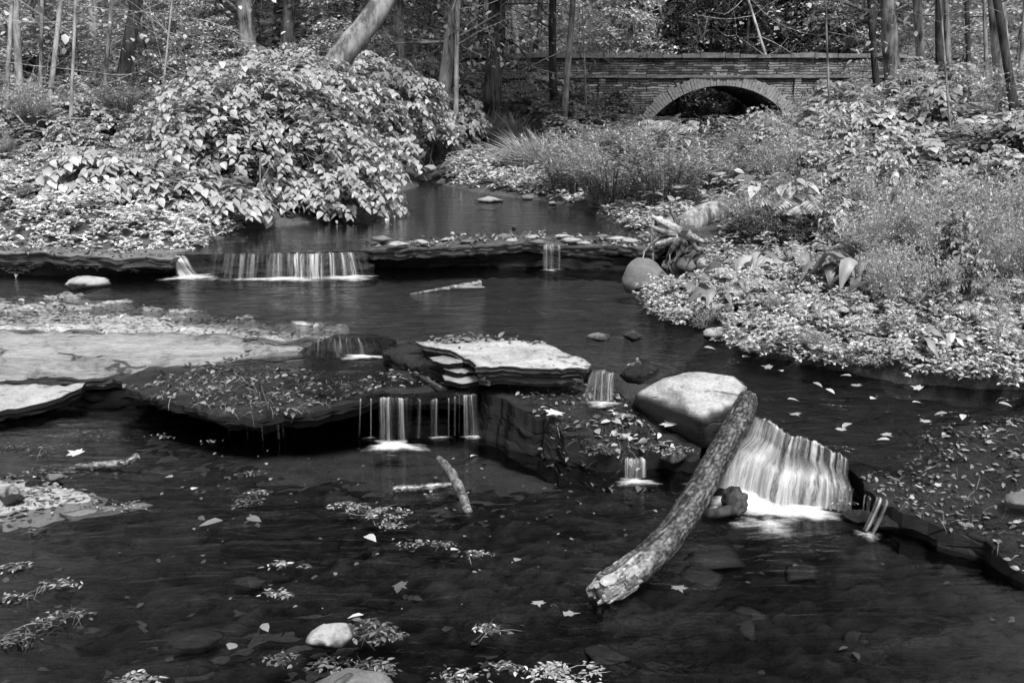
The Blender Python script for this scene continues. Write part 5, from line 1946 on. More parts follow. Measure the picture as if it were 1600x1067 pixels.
# slim sapling with a few big pale leaves, right and left
tree(1493, 300, 11.5, 4, 1470, 'mid', 'thin sapling with a few large white leaves at the top right', 9, False, 5.5, 91, limb_h=(2.2, 4.2), leafy=34, lmat='cover', lsize=.10)
tree(1300, 260, 16, 4, 1290, 'mid', 'thin sapling with sparse white leaves in front of the right wing wall', 9, False, 5.5, 92, limb_h=(1.6, 4.2), leafy=50, lmat='cover', lsize=.09)
tree(110, 230, 12.5, 6, 118, 'pale', 'sapling spreading bare pale twigs over the left slope', 26, False, 5.5, 93, limb_h=(.8, 3.4), leafy=160, lmat='cover', lsize=.06, llen=2.2)
tree(255, 130, 15.5, 4, 268, 'pale', 'thin twiggy sapling above the crest of the huge shrub', 12, False, 5, 94, limb_h=(.8, 3.2), leafy=150, lmat='cover', lsize=.08, llen=1.6)
tree(915, 170, 27, 4, 910, 'pale', 'sapling with a column of white leaves against the left wing wall', 10, False, 4, 95, limb_h=(.5, 3), leafy=120, lmat='cover', lsize=.12, llen=.7)

# leafy young trees of the understorey, each kind built once and copied
UND = []
for k in range(3):
    rng = np.random.RandomState(300 + k)
    t = thing('young_tree', (0, 0, 0), None, 'young tree')
    m, fo = MB(), MB()
    h = 4.2
    p = spline([(0, 0, -.1), (.05, .03, h * .5), (.1 * k, 0, h)], 14)
    m.add(*tube(p, np.linspace(.035, .01, 14), 5, False))
    P_, Y_ = [], []
    for j in range(46):
        q = p[rng.randint(2, 14)]
        an = rng.uniform(0, 2 * PI)
        d = np.array([math.cos(an), math.sin(an), rng.uniform(-.1, .35)])
        l = (1.55 - .27 * q[2]) * rng.uniform(.6, 1.2) + .25
        b = spline([q, q + d * l * .5 + [0, 0, .1], q + d * l + [0, 0, -.12 * l]], 10)
        m.add(*tube(b[::3], np.linspace(.009, .003, 4), 3, False))
        for s_ in range(2, 10):
            for g in range(8):
                P_.append(b[s_] + rng.normal(size=3) * [.14, .14, .05])
                Y_.append(d * .4 + rng.normal(size=3) * [.8, .8, .25] + [0, 0, -.25])
    P_ = np.array(P_)
    V, F, r = leaves(DIAM, P_, np.array(Y_), np.tile([0, 0, 1.], (len(P_), 1)) + .35 * rng.normal(size=P_.shape), rng.uniform(.07, .15, len(P_)), rng, np.full(len(P_), 1.3))
    fo.add(V, F, r)
    m.build('trunk', BARK['mid'], t, True)
    fo.build('crown', M['leaf_far'], t, True)
    UND.append(t)
YT = [(60, 140, 17, .8, 'young tree with bright leaves between the left pale saplings', 'p'), (110, 110, 22, 1.0, 'young tree behind the grey trunk on the far left', 'm'),
      (230, 100, 21, .9, 'pale young tree right of the leaning dark trunk', 'p'), (290, 90, 24, 1.1, 'young tree behind the crest of the huge shrub, left of the stout trunk', 'm'),
      (345, 80, 28, 1.0, 'young tree beside the stout grey trunk', 'm'), (410, 80, 27, 1.0, 'young tree between the stout grey trunk and the paired trunks', 'm'),
      (485, 75, 24, 1.0, 'young tree between the paired trunks and the black ones', 'm'), (510, 70, 18, .6, 'pale young tree leaning against the slanting trunk', 'p'),
      (595, 80, 27, 1.0, 'dark young tree right of the slanting trunk', 'd'), (655, 90, 30, 1.2, 'dark young tree between the straight grey trunk and the curved one', 'd'),
      (735, 92, 40, 1.2, 'young tree behind the wall by the big furrowed trunk', 'd'), (830, 92, 41, 1.2, 'young tree behind the wall left of the straight black trunk', 'm'),
      (905, 92, 39, 1.0, 'drooping young tree behind the left wing wall', 'm'), (950, 90, 38, 1.1, 'broad young tree behind the left end of the parapet', 'm'),
      (1000, 88, 37.5, 1.0, 'pale young tree behind the parapet, left of the thin stems', 'p'), (1045, 88, 38.5, 1.1, 'pale young tree behind the thin twin stems', 'p'),
      (1100, 84, 42, 1.2, 'dark young tree behind the crown of the arch', 'd'), (1150, 84, 45, 1.2, 'dark young tree behind the slender branching sapling', 'd'),
      (1225, 84, 43, 1.2, 'dark young tree behind the right half of the arch', 'd'), (1290, 84, 39, 1.0, 'dark young tree behind the right end of the parapet', 'd'),
      (1340, 100, 38, 1.0, 'dark young tree behind the right wing wall', 'd'), (1420, 110, 34, 1.0, 'young tree between the trunks on the right', 'm'),
      (1500, 130, 25, .8, 'bright young tree left of the stout right-hand trunk', 'p'), (1535, 120, 30, 1.0, 'dark young tree behind the stout right-hand trunk', 'd'),
      (1585, 150, 22, .8, 'young tree at the right edge behind the leaning dark trunk', 'd'), (20, 120, 20, 1.0, 'young tree cut by the left edge of the picture', 'm'),
      (175, 110, 26, 1.1, 'young tree behind the leaning dark trunk', 'm'), (680, 110, 26, .7, 'small young tree at the left end of the wing wall', 'm'),
      (5, 150, 16, .5, 'small pale young tree at the left edge behind the thinnest stem', 'p'), (85, 145, 18, .55, 'small pale young tree directly behind the sapling trunk', 'p'),
      (125, 140, 17.5, .5, 'small pale young tree just left of the grey trunk', 'p'), (170, 135, 20, .6, 'pale young tree hiding the foot of the slender grey stem', 'p'),
      (215, 125, 18.5, .5, 'small pale young tree just right of the leaning dark trunk', 'p'), (275, 105, 19, .55, 'small pale young tree above the left shoulder of the huge shrub', 'p'),
      (310, 95, 18, .45, 'small pale young tree before the grey trunk in the gap', 'p'), (360, 85, 18.5, .5, 'small pale young tree at the foot of the stout grey trunk', 'p'),
      (405, 85, 19, .5, 'small pale young tree right of the stout grey trunk', 'p'), (465, 85, 18.5, .5, 'small pale young tree at the foot of the paired trunks', 'p'),
      (545, 95, 20, .5, 'small pale young tree behind the slanting trunk', 'p'), (605, 110, 20, .5, 'small pale young tree left of the straight grey trunk', 'p'),
      (660, 125, 21, .45, 'small pale young tree left of the curved grey trunk', 'p'), (815, 140, 26, .45, 'small pale young tree right of the big furrowed trunk', 'p'),
      (1455, 150, 22, .5, 'small pale young tree behind the close pair of trunks', 'p'), (1345, 130, 25, .5, 'small pale young tree left of the slim dark trunk', 'm')]
for k, (u, v, dist, sc, lb, tone) in enumerate(YT):
    q = PD(u, v, dist)
    loc = (q[0], q[1], H1(q[0], q[1]))
    src = UND[k % 3]
    if k < 3:
        o = src
        o.location = loc
    else:
        o = copy_thing(src, loc)
    o.rotation_euler = (0, 0, k * 1.9)
    o.scale = (sc, sc, sc * (.9 + .2 * math.sin(k)))
    o['label'] = lb
    for ch in o.children:
        if ch.name.startswith('crown'):
            ch.material_slots[0].link = 'OBJECT'
            ch.material_slots[0].material = M[{'p': 'cover', 'm': 'leaf_mid', 'd': 'leaf_far'}[tone]]

# dark low-boughed conifers right behind the bridge, those at the arch added to darken its opening
HEM = []
for k in range(2):
    rng = np.random.RandomState(330 + k)
    t = thing('conifer_tree', (0, 0, 0), None, 'conifer')
    m, fo = MB(), MB()
    m.add(*tube(spline([(0, 0, -.2), (.05, 0, 5), (0, .05, 11)], 14), np.linspace(.16, .03, 14), 8))
    P_, Y_ = [], []
    for j in range(120):
        z = rng.uniform(.3, 10.5)
        an = rng.uniform(0, 2 * PI)
        l = (2.6 - .2 * z) * rng.uniform(.6, 1.1) + .2
        d = np.array([math.cos(an), math.sin(an), 0])
        b = spline([(0, 0, z), d * l * .5 + [0, 0, z + .1], d * l + [0, 0, z - .35 * l]], 12)
        m.add(*tube(b[::3], np.linspace(.018, .004, 4), 3, False))
        for s_ in range(2, 12):
            for g in range(9):
                sp = rng.normal() * .16 * l * (1.1 - s_ / 12)
                P_.append(b[s_] + np.array([-d[1], d[0], 0]) * sp + rng.normal(size=3) * [.03, .03, .03] + [0, 0, -.15 * abs(sp)])
                Y_.append(d + rng.normal(size=3) * [.5, .5, .1] + [0, 0, -.3])
    P_ = np.array(P_)
    V, F, r = leaves(DIAM, P_, np.array(Y_), np.tile([0, 0, 1.], (len(P_), 1)) + .2 * rng.normal(size=P_.shape), rng.uniform(.10, .2, len(P_)), rng, np.full(len(P_), .9))
    fo.add(V, F, r)
    m.build('trunk', BARK['dark'], t, True)
    fo.build('crown', M['leaf_crown'], t, True)
    HEM.append(t)
for k, (u, dist, sc, lb) in enumerate([(1085, 40.5, .9, 'dark conifer behind the left half of the arch'), (1140, 42, 1.0, 'dark conifer seen through the middle of the arch and above it'),
                                       (1190, 40, .85, 'dark conifer behind the right half of the arch'), (1245, 41.5, 1.0, 'dark conifer behind the right foot of the arch'),
                                       (1310, 40, .9, 'dark conifer behind the right end of the parapet'), (1370, 38, .8, 'dark conifer behind the right wing wall'),
                                       (1020, 43, 1.0, 'dark conifer standing back behind the left foot of the arch'), (1062, 37.8, .6, 'small dark conifer filling the left half of the arch opening'), (1110, 38.2, .62, 'small dark conifer filling the middle of the arch opening'), (1165, 37.7, .6, 'small dark conifer filling the right half of the arch opening'), (700, 40, .8, 'dark conifer behind the left end of the long wall')]):
    q = PD(u, 90, dist)
    loc = (q[0], q[1], H1(q[0], q[1]) - .1)
    if k < 2:
        o = HEM[k]
        o.location = loc
    else:
        o = copy_thing(HEM[k % 2], loc)
    o.rotation_euler = (0, 0, k * 2.1)
    o.scale = (sc, sc, sc)
    o['label'] = lb
# trees of the wooded hillside behind the bridge
rng = np.random.RandomState(77)
FAR = []
for k in range(46):
    u = 20 + k * 1570 / 45 + rng.uniform(-16, 16)
    dist = rng.uniform(41, 62)
    tree(u, 60, dist, rng.uniform(5, 11), u + rng.uniform(-8, 8), 'dark' if rng.rand() < .6 else 'mid', 'slim trunk among the trees of the wooded hillside', 1, True, rng.uniform(15, 20), 400 + k,
         'trees of the wooded hillside', limb_h=(1.5, 5))

# the wood beyond: leaves of the undergrowth and low boughs that read as one mass
rng = np.random.RandomState(78)
n = 46000
cl = 420
c = np.column_stack([rng.uniform(-26, 26, cl), rng.uniform(38.5, 60, cl), rng.uniform(.2, 5.5, cl)])
k = rng.randint(0, cl, n)
pos = c[k] + rng.normal(size=(n, 3)) * np.array([.95, .95, .35])
pos[:, 2] += height(pos[:, :2])
V, F, r = leaves(DIAM, pos, rdir(rng, n) * [1, 1, .4] + [0, 0, -.3], rdir(rng, n) * .7 + [0, 0, 1], rng.uniform(.10, .24, n), rng, np.full(n, 1.4))
tag(mk('distant_woods', V, F, M['leaf_far'], None, True, {'rnd': r}), kind='stuff')

# ------------------------------------------------------------------ the stone bridge
def stone_mat(name, lo, hi, bw, bh):
    m, nt, N, L = nodes(name)
    out = N.new('ShaderNodeOutputMaterial')
    bs = N.new('ShaderNodeBsdfPrincipled')
    L.new(bs.outputs[0], out.inputs[0])
    geo = N.new('ShaderNodeNewGeometry')
    sp = N.new('ShaderNodeSeparateXYZ')
    L.new(geo.outputs['Position'], sp.inputs[0])
    cb = N.new('ShaderNodeCombineXYZ')
    L.new(sp.outputs[0], cb.inputs[0])
    L.new(sp.outputs[2], cb.inputs[1])
    nz = N.new('ShaderNodeTexNoise')
    nz.inputs['Scale'].default_value = 3
    L.new(geo.outputs['Position'], nz.inputs['Vector'])
    vm = N.new('ShaderNodeVectorMath')
    vm.operation = 'MULTIPLY_ADD'
    vm.inputs[1].default_value = (.3, .10, 0)
    L.new(nz.outputs['Color'], vm.inputs[0])
    L.new(cb.outputs[0], vm.inputs[2])
    br = N.new('ShaderNodeTexBrick')
    br.inputs['Scale'].default_value = 1
    br.inputs['Brick Width'].default_value = bw
    br.inputs['Row Height'].default_value = bh
    br.inputs['Mortar Size'].default_value = .014
    br.inputs['Mortar Smooth'].default_value = .3
    br.inputs['Bias'].default_value = 0
    br.offset_frequency = 2
    br.squash = 1.6
    br.squash_frequency = 3
    br.inputs['Color1'].default_value = G(lo)
    br.inputs['Color2'].default_value = G(hi)
    br.inputs['Mortar'].default_value = G(.015)
    L.new(vm.outputs[0], br.inputs['Vector'])
    n2 = N.new('ShaderNodeTexNoise')
    n2.inputs['Scale'].default_value = 1.1
    n2.inputs['Detail'].default_value = 8
    n2.inputs['Roughness'].default_value = .7
    L.new(geo.outputs['Position'], n2.inputs['Vector'])
    cr = N.new('ShaderNodeValToRGB')
    cr.color_ramp.elements[0].position = .38
    cr.color_ramp.elements[1].position = .60
    cr.color_ramp.elements[0].color = G(.14)
    cr.color_ramp.elements[1].color = G(1)
    L.new(n2.outputs[0], cr.inputs[0])
    mm = N.new('ShaderNodeMix')
    mm.data_type = 'RGBA'
    mm.blend_type = 'MULTIPLY'
    mm.inputs[0].default_value = 1
    L.new(br.outputs[0], mm.inputs[6])
    L.new(cr.outputs[0], mm.inputs[7])
    L.new(mm.outputs[2], bs.inputs['Base Color'])
    bs.inputs['Roughness'].default_value = .95
    bp = N.new('ShaderNodeBump')
    bp.inputs['Strength'].default_value = .8
    bp.inputs['Distance'].default_value = .04
    bp.invert = True
    L.new(br.outputs['Fac'], bp.inputs['Height'])
    L.new(bp.outputs[0], bs.inputs['Normal'])
    return m


M['masonry'] = stone_mat('masonry', .07, .42, .36, .075)
M['vouss'] = rock_mat('arch_stone', .14, .40, .95, 5, .6, 0, .4, .1, .03)
M['coping'] = rock_mat('coping_stone', .06, .26, .95, 4, .6, 0, .5, .1, .03)
D0 = 32.0
s = D0 / 1556 * 1.0
c0 = PD(1122, 277, D0)
R_in = PD(1122, 277, D0)[2] * -1 + PD(1122, 134, D0)[2]
R_out = R_in + .36
xL, xR = PD(688, 120, D0)[0], PD(1532, 120, D0)[0]
zS = PD(1100, 120, D0)[2]
zT = PD(1100, 91, D0)[2]
br_o = (c0[0], D0, H1(c0[0], D0))
bridge = thing('stone_bridge', br_o, 'old stone bridge with one low arch and a long parapet', 'bridge')
DEP = 4.6
xs = np.unique(np.concatenate([np.linspace(xL, xR, 90), c0[0] + R_out * np.cos(np.linspace(0, PI, 60))]))
zb = np.where(abs(xs - c0[0]) < R_out, c0[2] + np.sqrt(np.maximum(R_out ** 2 - (xs - c0[0]) ** 2, 0)), 0.2)
zb = np.maximum(zb, .2)
m = MB()
for yy, fl in ((D0, 0), (D0 + DEP, 1)):
    rows = [np.column_stack([xs, np.full(len(xs), yy), zb + (zS - zb) * f]) for f in (0, .5, 1)]
    V = np.vstack(rows)
    n = len(xs)
    F = []
    for r_ in range(2):
        i = r_ * n + np.arange(n - 1)
        q = np.stack([i, i + 1, i + n + 1, i + n], 1)
        F.append(q if not fl else q[:, ::-1])
    m.add(V, np.vstack(F))
# roadway fill on top and the vault below
V = np.array([(xL, D0, zS), (xR, D0, zS), (xR, D0 + DEP, zS), (xL, D0 + DEP, zS)])
m.add(V, np.array([(0, 1, 2, 3)]))
an = np.linspace(-.2, PI + .2, 60)
V = np.vstack([np.column_stack([c0[0] + R_in * np.cos(an), np.full(60, D0 + .02), c0[2] + R_in * np.sin(an)]), np.column_stack([c0[0] + R_in * np.cos(an), np.full(60, D0 + DEP - .02), c0[2] + R_in * np.sin(an)])])
i = np.arange(59)
m.add(V, np.stack([i, i + 1, i + 61, i + 60], 1))
for x_ in (xL, xR):
    V = np.array([(x_, D0, .2), (x_, D0 + DEP, .2), (x_, D0 + DEP, zS), (x_, D0, zS)])
    m.add(V, np.array([(0, 1, 2, 3)]))
m.build('wall', M['masonry'], bridge)


def box(m, lo, hi, rng=None, j=0):
    V = np.array([(x, y, z) for x in (lo[0], hi[0]) for y in (lo[1], hi[1]) for z in (lo[2], hi[2])], float)
    if rng is not None:
        V += rng.uniform(-j, j, V.shape)
    m.add(V, np.array([(0, 1, 3, 2), (4, 6, 7, 5), (0, 4, 5, 1), (2, 3, 7, 6), (0, 2, 6, 4), (1, 5, 7, 3)]), 0.5)


rng = np.random.RandomState(9)
m = MB()
nv = 96
for k in range(nv):
    a0, a1 = -.05 + (PI + .1) * k / nv, -.05 + (PI + .1) * (k + .9) / nv
    ro = R_out + rng.uniform(-.05, .06)
    yo = D0 - rng.uniform(.03, .07)
    V = []
    for y_ in (yo, D0 + .4):
        for r_, a_ in ((R_in, a0), (R_in, a1), (ro, a1), (ro, a0)):
            V.append((c0[0] + r_ * math.cos(a_), y_, c0[2] + r_ * math.sin(a_)))
    m.add(np.array(V), np.array([(0, 1, 2, 3), (4, 7, 6, 5), (0, 4, 5, 1), (1, 5, 6, 2), (2, 6, 7, 3), (3, 7, 4, 0)]))
m.build('arch_ring', M['vouss'], bridge)
m = MB()
box(m, (xL, D0 + .02, zS + .004), (xR, D0 + .42, zT))
m.build('parapet', M['masonry'], bridge)
m = MB()
box(m, (xL, D0 + DEP - .42, zS + .004), (xR, D0 + DEP - .02, zT - .003))
m.build('parapet', M['masonry'], bridge)
m = MB()
x = xL
while x < xR:
    l = rng.uniform(.35, .95)
    box(m, (x, D0 - .07, zT + .003), (min(x + l - .02, xR), D0 + .5, zT + rng.uniform(.10, .17)), rng, .012)
    x += l
m.build('coping', M['coping'], bridge)
m = MB()
x = xL
while x < xR:
    l = rng.uniform(.6, 1.4)
    box(m, (x, D0 - .09, zS - .035), (min(x + l - .01, xR), D0 + .02, zS + .045), rng, .008)
    x += l
m.build('string_course', M['coping'], bridge)
for u in (940, 1244):
    x = PD(u, 150, D0)[0]
    m = MB()
    box(m, (x - .10, D0 - .12, .3), (x + .10, D0 + .05, zS - .06))
    m.build('buttress', M['masonry'], bridge)
# ------------------------------------------------------------------ driftwood
def wood(name, pts, rad, mat, label, cat='branch', n=60, sides=10, noise=.34, nf=38, seed=1, branches=(), smooth=True):
    p = spline(np.array(pts), n)
    m = MB()
    r = np.interp(np.linspace(0, 1, n), np.linspace(0, 1, len(rad)), rad)
    T_, F_ = tube(p, r, sides * 2, True, noise, nf, seed)
    m.add(T_, F_, np.clip(.30 + .35 * fbm(T_ * 14 + seed, 3) + .45 * fbm(T_ * 60 + seed, 3), 0, 1))
    for bp, brd in branches:
        m.add(*tube(spline(np.array(bp), 8), np.linspace(brd, brd * .5, 8), 6, True, noise, nf, seed + 1))
    o = m.build(name, bpy.data.materials['splintered_wood'] if mat == 'wood' else bpy.data.materials['log_bark'] if mat == 'wet' else BARK[mat], None, smooth, p.mean(0) * [1, 1, 0] + [0, 0, p[:, 2].min()])
    return tag(o, label, cat)


LN, LS = 260, 72
LP = spline(np.array([P(935, 926, .035), P(985, 894, .07), P(1046, 838, .145), P(1090, 772, .24), P(1130, 700, .35), P(1155, 655, .42), P(1170, 622, .47)]), LN)
lt = np.linspace(0, 1, LN)
lr = np.interp(lt, [0, .02, .06, .2, .45, .6, .9, .985, 1], [.026, .042, .056, .064, .060, .063, .059, .052, .038])
V, F = tube(LP, lr, LS, True, .0)
c = np.vstack([np.repeat(LP, LS, 0), LP[:1], LP[-1:]])
tt = np.concatenate([np.repeat(lt, LS), [0, 1]])
aa = np.concatenate([np.tile(np.linspace(0, 2 * PI, LS, endpoint=False), LN), [0, 0]])
q = np.column_stack([np.cos(aa) * 2.2, np.sin(aa) * 2.2, tt * 9])
rid = 1 - np.abs(fbm(q * np.array([2.6, 2.6, 1.1]), 4))
flk = fbm(q * np.array([3.2, 3.2, .9]) + 40, 3)
end = sstep(.21 - tt + .07 * fbm(q * .9, 3), -.03, .05)
V = c + (V - c) * (1 + .09 * fbm(V * 6, 3) + .10 * (rid - .6) + end * (.16 * np.round(flk * 3) / 3 - .06))[:, None]
m = MB()
# bark tone: a patchy grey film on dark bark, and bare flaking wood at the lower end
tone = np.clip(.06 + .30 * sstep(fbm(q * np.array([.9, .9, 4.2]) + 11, 6), .0, .7) + .40 * fbm(q * np.array([2.6, 2.6, 11]), 5) - .5 * sstep(.62 - rid, 0, .3) + end * (.30 + .5 * flk), 0, 1)
m.add(V, F, tone)
log = m.build('log', leaf_mat('log_bark', .012, .34, 0, .07, .4), None, True, P(1040, 840, 0))
tag(log, 'long wet log slanting from the white boulder down into the lower pool', 'log')
log['_o'] = [float(a) for a in P(1040, 840, 0)]
rng = np.random.RandomState(4)
m = MB()
ax = unit(LP[0] - LP[30])
sd = unit(np.cross(ax, [0, 0, 1]))
up = np.cross(sd, ax)
for k in range(46):
    an = rng.uniform(0, 2 * PI)
    f = rng.uniform(-.015, .17)
    rad = sd * math.cos(an) + up * math.sin(an)
    tang = np.cross(ax, rad)
    V, F = ICO[3]
    V = np.sign(V) * np.abs(V) ** .7 * (1 + .35 * fbm(V * 1.6 + k * 3.1, 3))[:, None] * np.array([rng.uniform(.015, .04), rng.uniform(.010, .024), .008])
    c_ = LP[0] - ax * f + rad * np.interp(f, [-.02, .04, .2], [.025, .058, .071]) * rng.uniform(.85, 1.03)
    m.add(c_ + V[:, 0:1] * ax + V[:, 1:2] * tang + V[:, 2:3] * rad, F, np.clip(rng.uniform(.1, .9) + .4 * fbm(V * 90 + k, 2), 0, 1))
m.build('broken_end', leaf_mat('splintered_wood', .03, .34, 0, .03), log, False)
m = MB()
ax = unit(LP[-1] - LP[-20])
for k in range(24):
    an = rng.uniform(0, 2 * PI)
    a = LP[-1] + (sd * math.cos(an) + up * math.sin(an)) * rng.uniform(.01, .05) - ax * .03
    m.add(*tube([a, a + ax * rng.uniform(.02, .05)], [.011, .005], 5, True, .3, 60, k), rng.rand())
m.build('broken_end', bpy.data.materials['splintered_wood'], log)
m = MB()
V, F = ICO[4]
V = V * np.array([.062, .06, .075]) * (1 + .28 * fbm(V * 2.2 + 3, 4))[:, None] + P(1146, 790, .03) + [0, 0, .02]
m.add(V, F)
m.add(*tube(spline([P(1146, 796, .03), P(1125, 800, .03), P(1098, 803, .01)], 8), np.linspace(.03, .022, 8), 8, True, .15, 20))
tag(m.build('wood_stub', BARK['dark'], None, True, P(1146, 800, 0)), 'black knotty wood stub in the white foam beside the log', 'driftwood')

wood('stick', [P(614, 765, .015), P(650, 762, .02), P(706, 757, .015)], [.019, .017, .014], 'wet', 'short pale stick lying flat against the darker upright one in the lower pool', 'stick', seed=2)
wood('stick', [P(686, 716, .02), P(704, 738, .03), P(720, 768, .025), P(732, 800, .0)], [.018, .024, .024, .02], 'wet', 'bark-covered stick pointing at the camera in the lower pool', 'stick', seed=3)
wood('branch', [P(640, 460, .422), P(690, 452, .44), P(725, 447, .455), P(752, 443, .47)], [.006, .016, .024, .026], 'wood', 'pale forked branch lying in the middle pool', 'branch', seed=4,
     branches=[([P(715, 449, .45), P(740, 449, .45), P(757, 449, .44)], .018)])
wood('driftwood', [P(118, 728, .012), P(150, 726, .02), P(190, 724, .025), P(217, 712, .05)], [.010, .018, .022, .02], 'wet', 'knobbly twig of driftwood on the left edge of the lower pool', 'driftwood', seed=5)
wood('branch', [GP(262, 380) + [0, 0, .03], PD(296, 366, 9.6), PD(322, 356, 9.6)], [.012, .025, .022], 'wood', 'bleached forked branch stuck in the left bank below the shrub', 'branch', seed=6,
     branches=[([PD(318, 357, 9.6), PD(326, 360, 9.6), PD(329, 366, 9.55)], .012)])
wood('twig', [P(398, 502 + 70, .29), P(420, 640, .27)], [.006, .004], 'dark', 'thin dark twig lying across the dripping shelf', 'twig', n=8, seed=7)
wood('twig', [P(645, 583, .335), P(672, 596, .34), P(690, 606, .33)], [.010, .012, .008], 'dark', 'dark twig on the shelf below the stepped plates', 'twig', n=8, seed=8)
wood('stick', [P(0, 772, .03), P(18, 768, .045), P(26, 778, .04)], [.03, .032, .03], 'wood', 'short thick pale-ended stick on the bar at the left edge', 'stick', n=10, seed=9)
wood('branch', [GP(30, 215) + [0, 0, .25], GP(70, 262) + [0, 0, .2], GP(105, 340) + [0, 0, .1]], [.012, .012, .008], 'mid', 'thin fallen branch slanting down the left slope', 'branch', n=14, seed=10)
wood('branch', [PD(0, 128, 15), PD(45, 138, 15), PD(110, 128, 15)], [.02, .02, .012], 'dark', 'dark sagging branch lying between the left saplings', 'branch', n=14, seed=11)

# fallen trunk with its root mass at the right end of the dam
fp = [PD(1056, 372, 9.8), PD(1075, 352, 9.9), PD(1105, 337, 10.05), PD(1140, 331, 10.25), PD(1172, 330, 10.5), PD(1260, 333, 11.0)]
fl = thing('fallen_tree', PD(1075, 385, 9.8), 'thick grey fallen trunk with its torn roots at the right end of the dam', 'fallen tree')
m = MB()
m.add(*tube(spline(np.array(fp), 40), np.interp(np.linspace(0, 1, 40), [0, .2, .6, 1], [.13, .125, .135, .12]), 20, True, .07, 9, 1))
m.build('trunk', BARK['mid'], fl, True)
RT = [([(1062, 362), (1040, 350), (1018, 338)], .05, 9.8), ([(1060, 368), (1035, 362), (1014, 352)], .04, 9.7), ([(1060, 372), (1038, 380), (1012, 384)], .05, 9.6), ([(1064, 374), (1048, 392), (1040, 412)], .035, 9.5),
      ([(1070, 374), (1062, 395), (1052, 410)], .03, 9.5), ([(1074, 366), (1085, 372), (1100, 378)], .05, 9.6), ([(1066, 360), (1054, 340), (1046, 326)], .03, 9.9), ([(1076, 372), (1088, 388), (1112, 392)], .035, 9.5),
      ([(1056, 366), (1030, 372), (1002, 398)], .025, 9.5)]
for k, (pp, r0, dd) in enumerate(RT):
    m = MB()
    q = spline(np.array([PD(a, b, dd - .42) for a, b in pp]), 12)
    m.add(*tube(q, np.linspace(r0, r0 * .35, 12), 7, True, .3, 16, k))
    for j in range(3):
        b0 = q[4 + 3 * j]
        m.add(*tube(spline([b0, b0 + rdir(np.random.RandomState(k * 7 + j), 1)[0] * .09 + [0, 0, -.05], b0 + rdir(np.random.RandomState(k * 7 + j), 1)[0] * .14 + [0, 0, -.16]], 5), np.linspace(r0 * .3, .003, 5), 4, False))
    m.build('root', BARK['wood' if k in (0, 2, 5) else 'wet'], fl, True)
V, F = ICO[4]
m = MB()
m.add(V * np.array([.17, .14, .15]) * (1 + .35 * fbm(V * 2.4, 4))[:, None] + PD(1068, 376, 9.5), F)
m.build('root_ball', M['mossy'], fl, True)
wood('pole', [PD(1106, 370, 9.65), PD(1140, 383, 9.45), PD(1185, 397, 9.2)], [.04, .055, .05], 'wood', 'split pale pole lying below the fallen trunk', 'log', seed=12)

# ------------------------------------------------------------------ dead leaves: drifts on the ledges, clumps and single leaves
from mathutils.bvhtree import BVHTree


def topz(names_or_objs, q, dflt=0.0):
    z = np.full(len(q), -9.0)
    for o in names_or_objs:
        me = o.data
        off = np.array(o.location)
        vs = [tuple(np.array(v.co) + off) for v in me.vertices]
        t = BVHTree.FromPolygons(vs, [tuple(p.vertices) for p in me.polygons])
        for i, (x, y) in enumerate(q):
            h = t.ray_cast(Vector((x, y, 5)), Vector((0, 0, -1)))
            if h[0] is not None:
                z[i] = max(z[i], h[0].z)
    return np.where(z < -8, dflt, z)


def find(label_bit):
    return [o for o in bpy.data.objects if label_bit in o.get('label', '')][0]


sh, le, ri = find('overhanging rock shelf'), find('sloping down beside the white boulder'), find('shedding the main cascade')
br, ws, dm, ll = find('broad pale flat rock'), find('flat white slab'), find('damming the upper pool'), find('layered grey ledge left')
rk, face = find('capped with leaves'), find('sloping down below the broad')


def drift(label_objs, px, z, n, size, seed, mat, leaf=OVAL, w=1.2, tilt=.35, lift=.02, needle=0, dflt=-5):
    poly = wp(px, z)
    rng = np.random.RandomState(seed)
    q = scatter(rng, poly, n)
    d = fbm(np.column_stack([q * 5, 0 * q[:, 0] + seed]), 3)
    q = q[d > rng.uniform(-.9, .5, len(q))]
    zz = topz(label_objs, q, dflt)
    q, zz = q[zz > -4], zz[zz > -4]
    an = rng.uniform(0, 2 * PI, len(q))
    pos = np.column_stack([q, zz + rng.uniform(.003, lift, len(q))])
    V, F, r = leaves(leaf, pos, np.column_stack([np.cos(an), np.sin(an), tilt * .6 * rng.normal(size=len(q))]), np.column_stack([tilt * rng.normal(size=(len(q), 2)), np.ones(len(q))]),
                     size * rng.uniform(.5, 1.25, len(q)), rng, w * rng.uniform(.6, 1.1, len(q)))
    return tag(mk('fallen_leaves' if not needle else 'fallen_needles', V, F, M[mat], None, True, {'rnd': r}), kind='stuff')


drift([sh], [(190, 590), (330, 575), (480, 580), (560, 600), (700, 575), (745, 600), (690, 618), (560, 626), (480, 636), (330, 636), (215, 610)], .25, 1100, .036, 1, 'litter')
drift([sh], [(220, 600), (330, 590), (460, 600), (560, 605), (560, 625), (470, 640), (330, 640), (225, 615)], .24, 500, .08, 2, 'litterpale', BLADE, .5, .3, .03, 1)
drift([le], [(760, 606), (880, 592), (960, 620), (1080, 690), (1080, 716), (1000, 730), (920, 700), (840, 650)], .22, 900, .034, 3, 'litter')
drift([le], [(760, 606), (880, 592), (960, 620), (1080, 690), (1080, 716), (1000, 730), (920, 700), (840, 650)], .22, 900, .08, 4, 'litter', BLADE, .4, .3, .02, 1)
drift([le], [(900, 680), (960, 660), (1060, 690), (1080, 716), (1000, 728), (930, 715)], .14, 150, .06, 5, 'litterpale')
drift([ri], [(1340, 730), (1450, 690), (1620, 660), (1640, 880), (1540, 836), (1400, 780)], .16, 800, .034, 6, 'litter')
